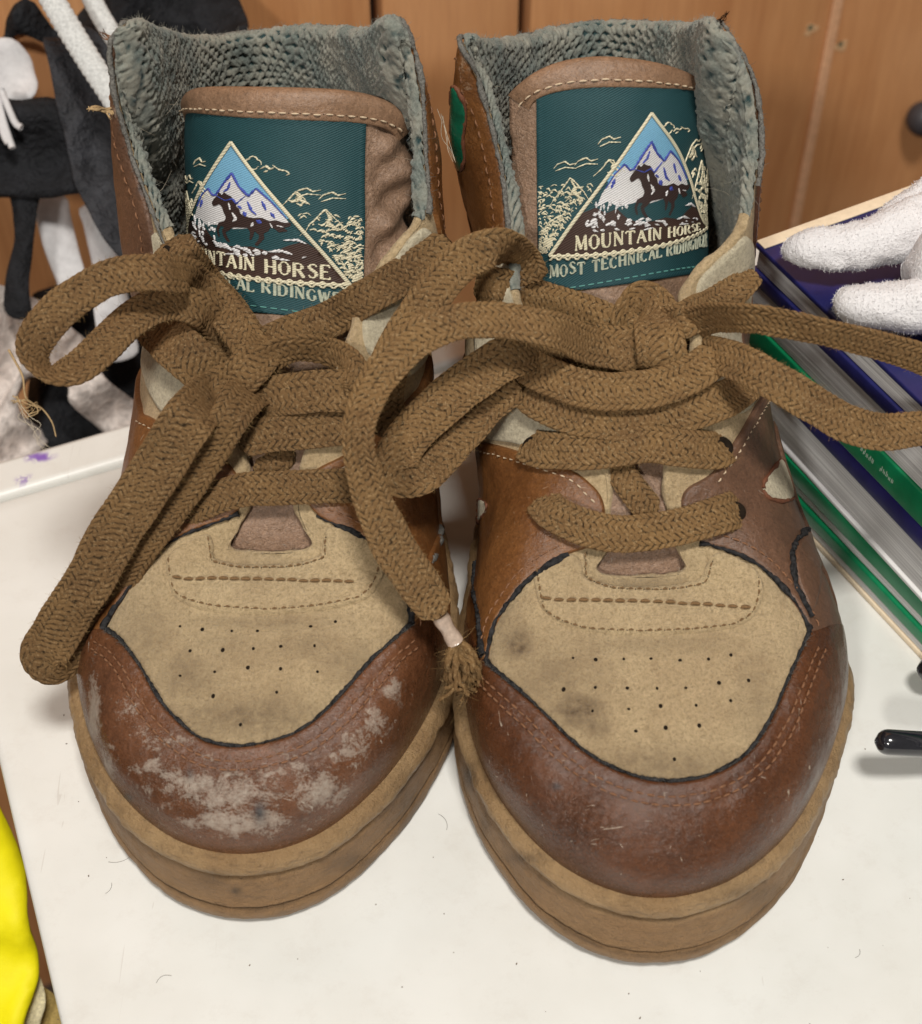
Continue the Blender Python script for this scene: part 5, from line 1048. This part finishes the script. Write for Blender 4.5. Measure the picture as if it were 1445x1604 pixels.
# black dipped handle ends that poke in from the right
M_BLACK = plain('black_plastic', (.012, .012, .016), .16, .7, 8, .2, .05, Coat_Weight=.5)
def rod(name, pts, r, label, cat):
    P = np.array([at_z(*p) for p in pts]); C = resample(catmull(P, 10), .08); L = np.concatenate([[0], np.cumsum(np.linalg.norm(np.diff(C, axis=0), axis=1))])
    q = np.sqrt(1 - (1 - np.clip(L / r, 0.02, 1))**2); V, F = tube(C, r * q, 18); o = mesh_obj(name, V, F, M_BLACK); tag(o, label, cat)
rod('tool_handle', [(1371, 1161, 2.3), (1400, 1163, 2.3), (1450, 1166, 2.1), (1560, 1170, 1.2), (1620, 1172, .5)], .36, 'shiny black rounded handle end right of the shoe toe', 'handle')
rod('tool_handle', [(1437, 1048, 1.2), (1460, 1050, 1.2), (1540, 1058, .8), (1600, 1062, .5)], .42, 'black handle end at the frame edge above the other one', 'handle')

# ------------------------------------------------------------------ wooden panelling, floor, hanging clothes, bag
m, nt, b = mat('orange_plywood', (.42, .18, .07), .42, .45); N = NT(nt)
g1 = N.noise(1, 5, .6, co=N.coord((.9, .9, .06)), dist=.6); g2 = N.noise(.12, 3, .5); g3 = N.noise(1, 3, .6, co=N.coord((8, 8, .4)))
c = N.mix(N.ramp(g1, [(.3, 0), (.7, 1)]), (.46, .19, .07), (.62, .30, .125)); c = N.mix(N.ramp(g2, [(.35, 0), (.7, .6)]), c, (.70, .37, .18)); c = N.mix(N.ramp(g3, [(.45, 0), (.7, .2)]), c, (.32, .12, .05))
N.link(c, b.inputs['Base Color']); N.link(N.bump(g1, .15, .05), b.inputs['Normal']); M_PLY = m
M_DARK = plain('black_gap', (.012, .011, .012), .8)
WX, WY = yaw(math.atan2(dx[1], dx[0])); W0 = cor3 + DX * 6 + WY * 15
def on_wall(px, py, off=0):
    d = ray(px, py); return CAM + d * (((W0 - WY * off) - CAM) @ WY) / (d @ WY)
wall = bpy.data.objects.new('wall', None); COL.objects.link(wall); ORI['wall'] = np.zeros(3); wall['kind'] = 'structure'
s_of = lambda px, py: float((on_wall(px, py) - W0) @ WX)
cuts = [s_of(590, 20) - 40, s_of(581, 20), s_of(600, 20), s_of(813, 20), s_of(833, 20), s_of(1306, 20), s_of(1306, 20) + .06, s_of(1306, 20) + 60]
for i in (0, 2, 4, 6):
    a0, a1 = cuts[i], cuts[i + 1]; mesh_obj('plywood_panel', *box(W0 + WX * a0 + np.array([0, 0, -65]), WX * (a1 - a0), WY * 1.2, 130, .06), M_PLY, wall)
mesh_obj('backing_board', *box(W0 + WX * (cuts[0] + 1) + WY * 1.6 + np.array([0, 0, -65]), WX * (cuts[-1] - cuts[0] - 2), WY * 1, 130), M_DARK, wall)
a0 = s_of(1308, 20); mesh_obj('batten', *box(W0 + WX * (a0 - .28) - WY * .16 + np.array([0, 0, -65]), WX * .56, WY * .14, 130, .05), plain('pale_batten', (.75, .42, .24), .4, .4, 4, .2), wall)
for (x, y) in ((1271, 46), (1318, 72)):
    p = on_wall(x, y, .03); k = 14; an = np.arange(k) * 2 * math.pi / k
    rim = p + (np.cos(an)[:, None] * WX * .38 + np.sin(an)[:, None] * np.array([0, 0, .30])) * (1 + .25 * np.sin(an * 3 + x))[:, None]; V = np.vstack([p - WY * .02, rim])
    mesh_obj('chipped_wood', V, [[0, i + 1, (i + 1) % k + 1] for i in range(k)], plain('raw_wood', (.70, .42, .22), .8), wall)
    p = on_wall(x - 1, y - 3, .07); rim = p + np.cos(an)[:, None] * WX * .15 + np.sin(an)[:, None] * np.array([0, 0, .15])
    mesh_obj('screw_hole', np.vstack([p, rim]), [[0, i + 1, (i + 1) % k + 1] for i in range(k)], plain('hole_green', (.14, .14, .08), .8), wall)
p = on_wall(1447, 186, .9); u_ = np.linspace(0, math.pi, 12)[:, None]; w_ = np.linspace(0, 2 * math.pi, 18, endpoint=False)[None]
S3 = np.stack([np.sin(u_) * np.cos(w_), np.sin(u_) * np.sin(w_), np.cos(u_) + 0 * w_], -1) * [.9, .9, .9] + p
kn = mesh_obj('wall_knob', S3.reshape(-1, 3), grid_faces(12, 18, False, True), plain('grey_knob', (.05, .045, .05), .5)); tag(kn, 'dark grey round knob on the plywood at the right edge', 'knob')
mesh_obj('knob_stem', *tube(np.array([p, p + WY * 1.0]), .3, 10), M_DARK, kn)
fl = mesh_obj('floor', np.array([[-300, -300, -62.4], [300, -300, -62.4], [300, 300, -62.4], [-300, 300, -62.4]], float), [[0, 1, 2, 3]], plain('dark_floor', (.06, .04, .03), .6)); fl['kind'] = 'structure'
def drape(name, pts, dist, m, label, cat, fold=.5, fdir=(1, .3), fs=.9, th=.3, root=None, seed=1, far=0):
    """thick soft cloth: outline given where it hangs, at its own distance, with folds"""
    P2 = np.array(pts, float).reshape(-1, 2); P2 = resample(catmull(resample(P2, 28, closed=True), 4, True), 10, closed=True); V, F, d = poly_mesh(P2, 14, (3,), .2)
    dd = dist + far * (V[:, 0] - P2[:, 0].mean()) / 500; P = CAM + (FW + np.outer((V[:, 0] - 722.5) / FPX, [1, 0, 0]) + np.outer((802 - V[:, 1]) / FPX, UP)) * dd[:, None] if isinstance(dd, np.ndarray) else None
    s1 = (V * np.array(fdir)).sum(1) / 60 * fs; w = fold * (np.sin(s1 * 2.1 + 2.2 * vnoise(np.c_[V / 140, V[:, :1] * 0], 1, seed)) * .6 + vnoise(np.c_[V / 75, V[:, :1] * 0], 1, seed + 3, 3) * .9)
    edge = th / 2 * np.sqrt(1 - (1 - np.clip(d / 16, 0, 1))**2)
    A = P - FW * (w + edge)[:, None]; B = P - FW * (w - edge)[:, None]; n = len(V); a_, b_, c_ = (A[F[:, i]] for i in range(3))
    if ((np.cross(b_ - a_, c_ - a_) * (CAM - a_)).sum(-1)).mean() < 0: F = F[:, ::-1]
    o = mesh_obj(name, np.vstack([A, B]), np.vstack([F, F[:, ::-1] + n]), m, root)
    if root is None: tag(o, label, cat)
    return o
M_JACKET = plain('black_cloth', (.012, .0125, .015), .8, .25, 1.1, .6, 1.0, .5); M_WHITE = plain('white_cloth', (.62, .61, .62), .8, .2, 3, .15, .4, .05)
M_JKT2 = plain('charcoal_cloth', (.034, .035, .041), .7, .3, 1.2, .5, 1.0, .5)
M_FLEECE = plain('grey_fleece', (.68, .61, .57), .95, .1, 2.2, .45, .9, .15); M_YELLOW = plain('yellow_plastic', (.86, .76, .004), .6, .3, 1, .06, .2, .1)
D0 = 58
drape('black_jacket', (-60, -60, 330, -60, 372, -10, 400, 60, 300, 70, 210, 90, 150, 60, 90, 70, 40, 60, -60, 90), D0 + 1, M_JACKET, 'black jacket hanging across the upper left behind the shoe', 'jacket', 1.3, (1, .5))
drape('charcoal_sleeve', (70, 60, 130, 40, 190, 80, 200, 180, 235, 300, 260, 420, 215, 440, 160, 370, 118, 290, 95, 180), D0 - 2, M_JKT2, 'charcoal sleeve hanging down just left of the left shoe collar', 'sleeve', .8, (1, -.3), 1.4, .6)
drape('black_bag', (-60, 150, 30, 160, 95, 150, 130, 200, 150, 300, 60, 310, -60, 305), D0 - 1, M_JACKET, 'black bag hanging at the far left below the white cloth', 'bag', .8, (.3, 1), 1, 1.0)
drape('black_strap', (14, 290, 60, 290, 56, 370, 48, 440, 52, 500, 8, 500, 12, 440, 26, 370), D0 - .5, M_JACKET, 'black strap hanging down at the far left', 'strap', .3, (1, 0), 1, .4)
drape('white_rag', (-60, 58, 22, 62, 36, 66, 50, 108, 64, 150, 40, 158, -60, 168), D0 - .3, M_WHITE, 'white rag at the left edge above the black bag', 'rag', .6, (1, .6), 1.2, .5)
drape('white_bag', (118, 322, 150, 312, 186, 380, 200, 450, 215, 560, 160, 565, 150, 450, 136, 380), D0 + 1, M_WHITE, 'white carrier bag hanging behind the lace loop, nearest the shoe', 'bag', .8, (1, .2), 1.6, .5)
drape('white_towel', (50, 305, 100, 300, 118, 380, 145, 470, 110, 500, 96, 470, 74, 400), D0 + 1.5, M_WHITE, 'white towel strip hanging right of the black strap', 'towel', .5, (1, .2), 1.6, .5)
drape('dark_coat', (50, 460, 120, 440, 230, 400, 245, 560, 240, 700, 200, 720, 100, 740, 30, 700), D0 + 4, M_JACKET, 'dark coat in the gap behind the grey fleece', 'coat', .8, (1, .2), 1, .6)
drape('grey_fleece', (-60, 455, 30, 458, 90, 480, 140, 540, 190, 610, 226, 650, 200, 690, 160, 690, 100, 600, 60, 590, 30, 640, 60, 700, 70, 740, -60, 760), D0 + 1.5, M_FLEECE, 'rumpled grey fleece heaped behind the table corner', 'fleece', 2.2, (1, 1), 1.2, 1.2)
fz = bpy.data.objects['grey_fleece']
# two flat white cords crossing in front of the jacket, and loose white threads
def cord(pts, w, label, d):
    P = np.array([at_d(x, y, d) for x, y in pts]); C = resample(catmull(P, 10), .07); n = len(C); T = nrm(np.gradient(C, axis=0)); Nn = -FW - T * (T @ -FW)[:, None]; Nn = nrm(Nn); B = np.cross(T, Nn)
    k = 24; ph = np.arange(k) * 2 * math.pi / k; s_ = np.arange(n) * .07; X = np.cos(ph)[None] * w / 2 + 0 * s_[:, None]; Yy = np.sin(ph)[None] * w * .3 + 0 * s_[:, None]
    h = np.abs(np.sin((s_[:, None] * .8 + X) / .2 * math.pi)) * np.abs(np.sin((s_[:, None] * .8 - X) / .2 * math.pi)); r = 1 + .12 * (h - .5)
    V = C[:, None] + B[:, None] * (X * r)[..., None] + Nn[:, None] * (Yy * r)[..., None]
    tag(mesh_obj('hanging_drawstring', V.reshape(-1, 3), grid_faces(n, k, False, True), plain('cord_white', (.62, .63, .62), .8, .2, 10, .3, .6)), label, 'cord')
cord([(60, -40), (100, 30), (140, 95), (185, 165), (215, 230)], .86, 'broad white cord running down behind the left collar corner', 53)
cord([(125, -50), (150, 10), (185, 70), (230, 150)], .72, 'shorter white cord between the broad cord and the shoe collar', 55)
parts = []
for pts in ([(2, 140), (14, 170), (26, 195), (34, 200)], [(-4, 150), (6, 190), (14, 215), (20, 232)], [(-10, 140), (0, 185), (8, 215), (14, 225)]):
    C = resample(catmull(np.array([at_d(x, y, 56) for x, y in pts]), 8), .2); parts.append(tube(C, .13, 8))
tag(mesh_obj('white_fringe', *join(parts), M_WHITE), 'white fringe threads dangling at the left frame edge', 'fringe')
wl = bpy.data.objects['wall']
drape('yellow_bag', (-160, 1150, -20, 1190, 20, 1300, 40, 1380, 52, 1460, 60, 1530, 30, 1640, -160, 1700), 50, M_YELLOW, 'bright yellow plastic bag below the left edge of the table', 'bag', .45, (.5, 1), .8, .8)
drape('cardboard_flap', (60, 1540, 100, 1560, 130, 1700, -10, 1700, 20, 1600), 52, plain('cardboard', (.42, .30, .10), .8, .2), 'pale cardboard flap in the bottom left corner beside the yellow bag', 'cardboard', .3, (1, 0), .8, .3)
drape('cream_paper', (30, 1570, 60, 1520, 78, 1560, 40, 1690, -40, 1700), 51, plain('cream_paper', (.75, .66, .42), .7, .2), 'crumpled cream paper between the yellow bag and the cardboard flap', 'paper', .4, (1, 1), .8, .3)
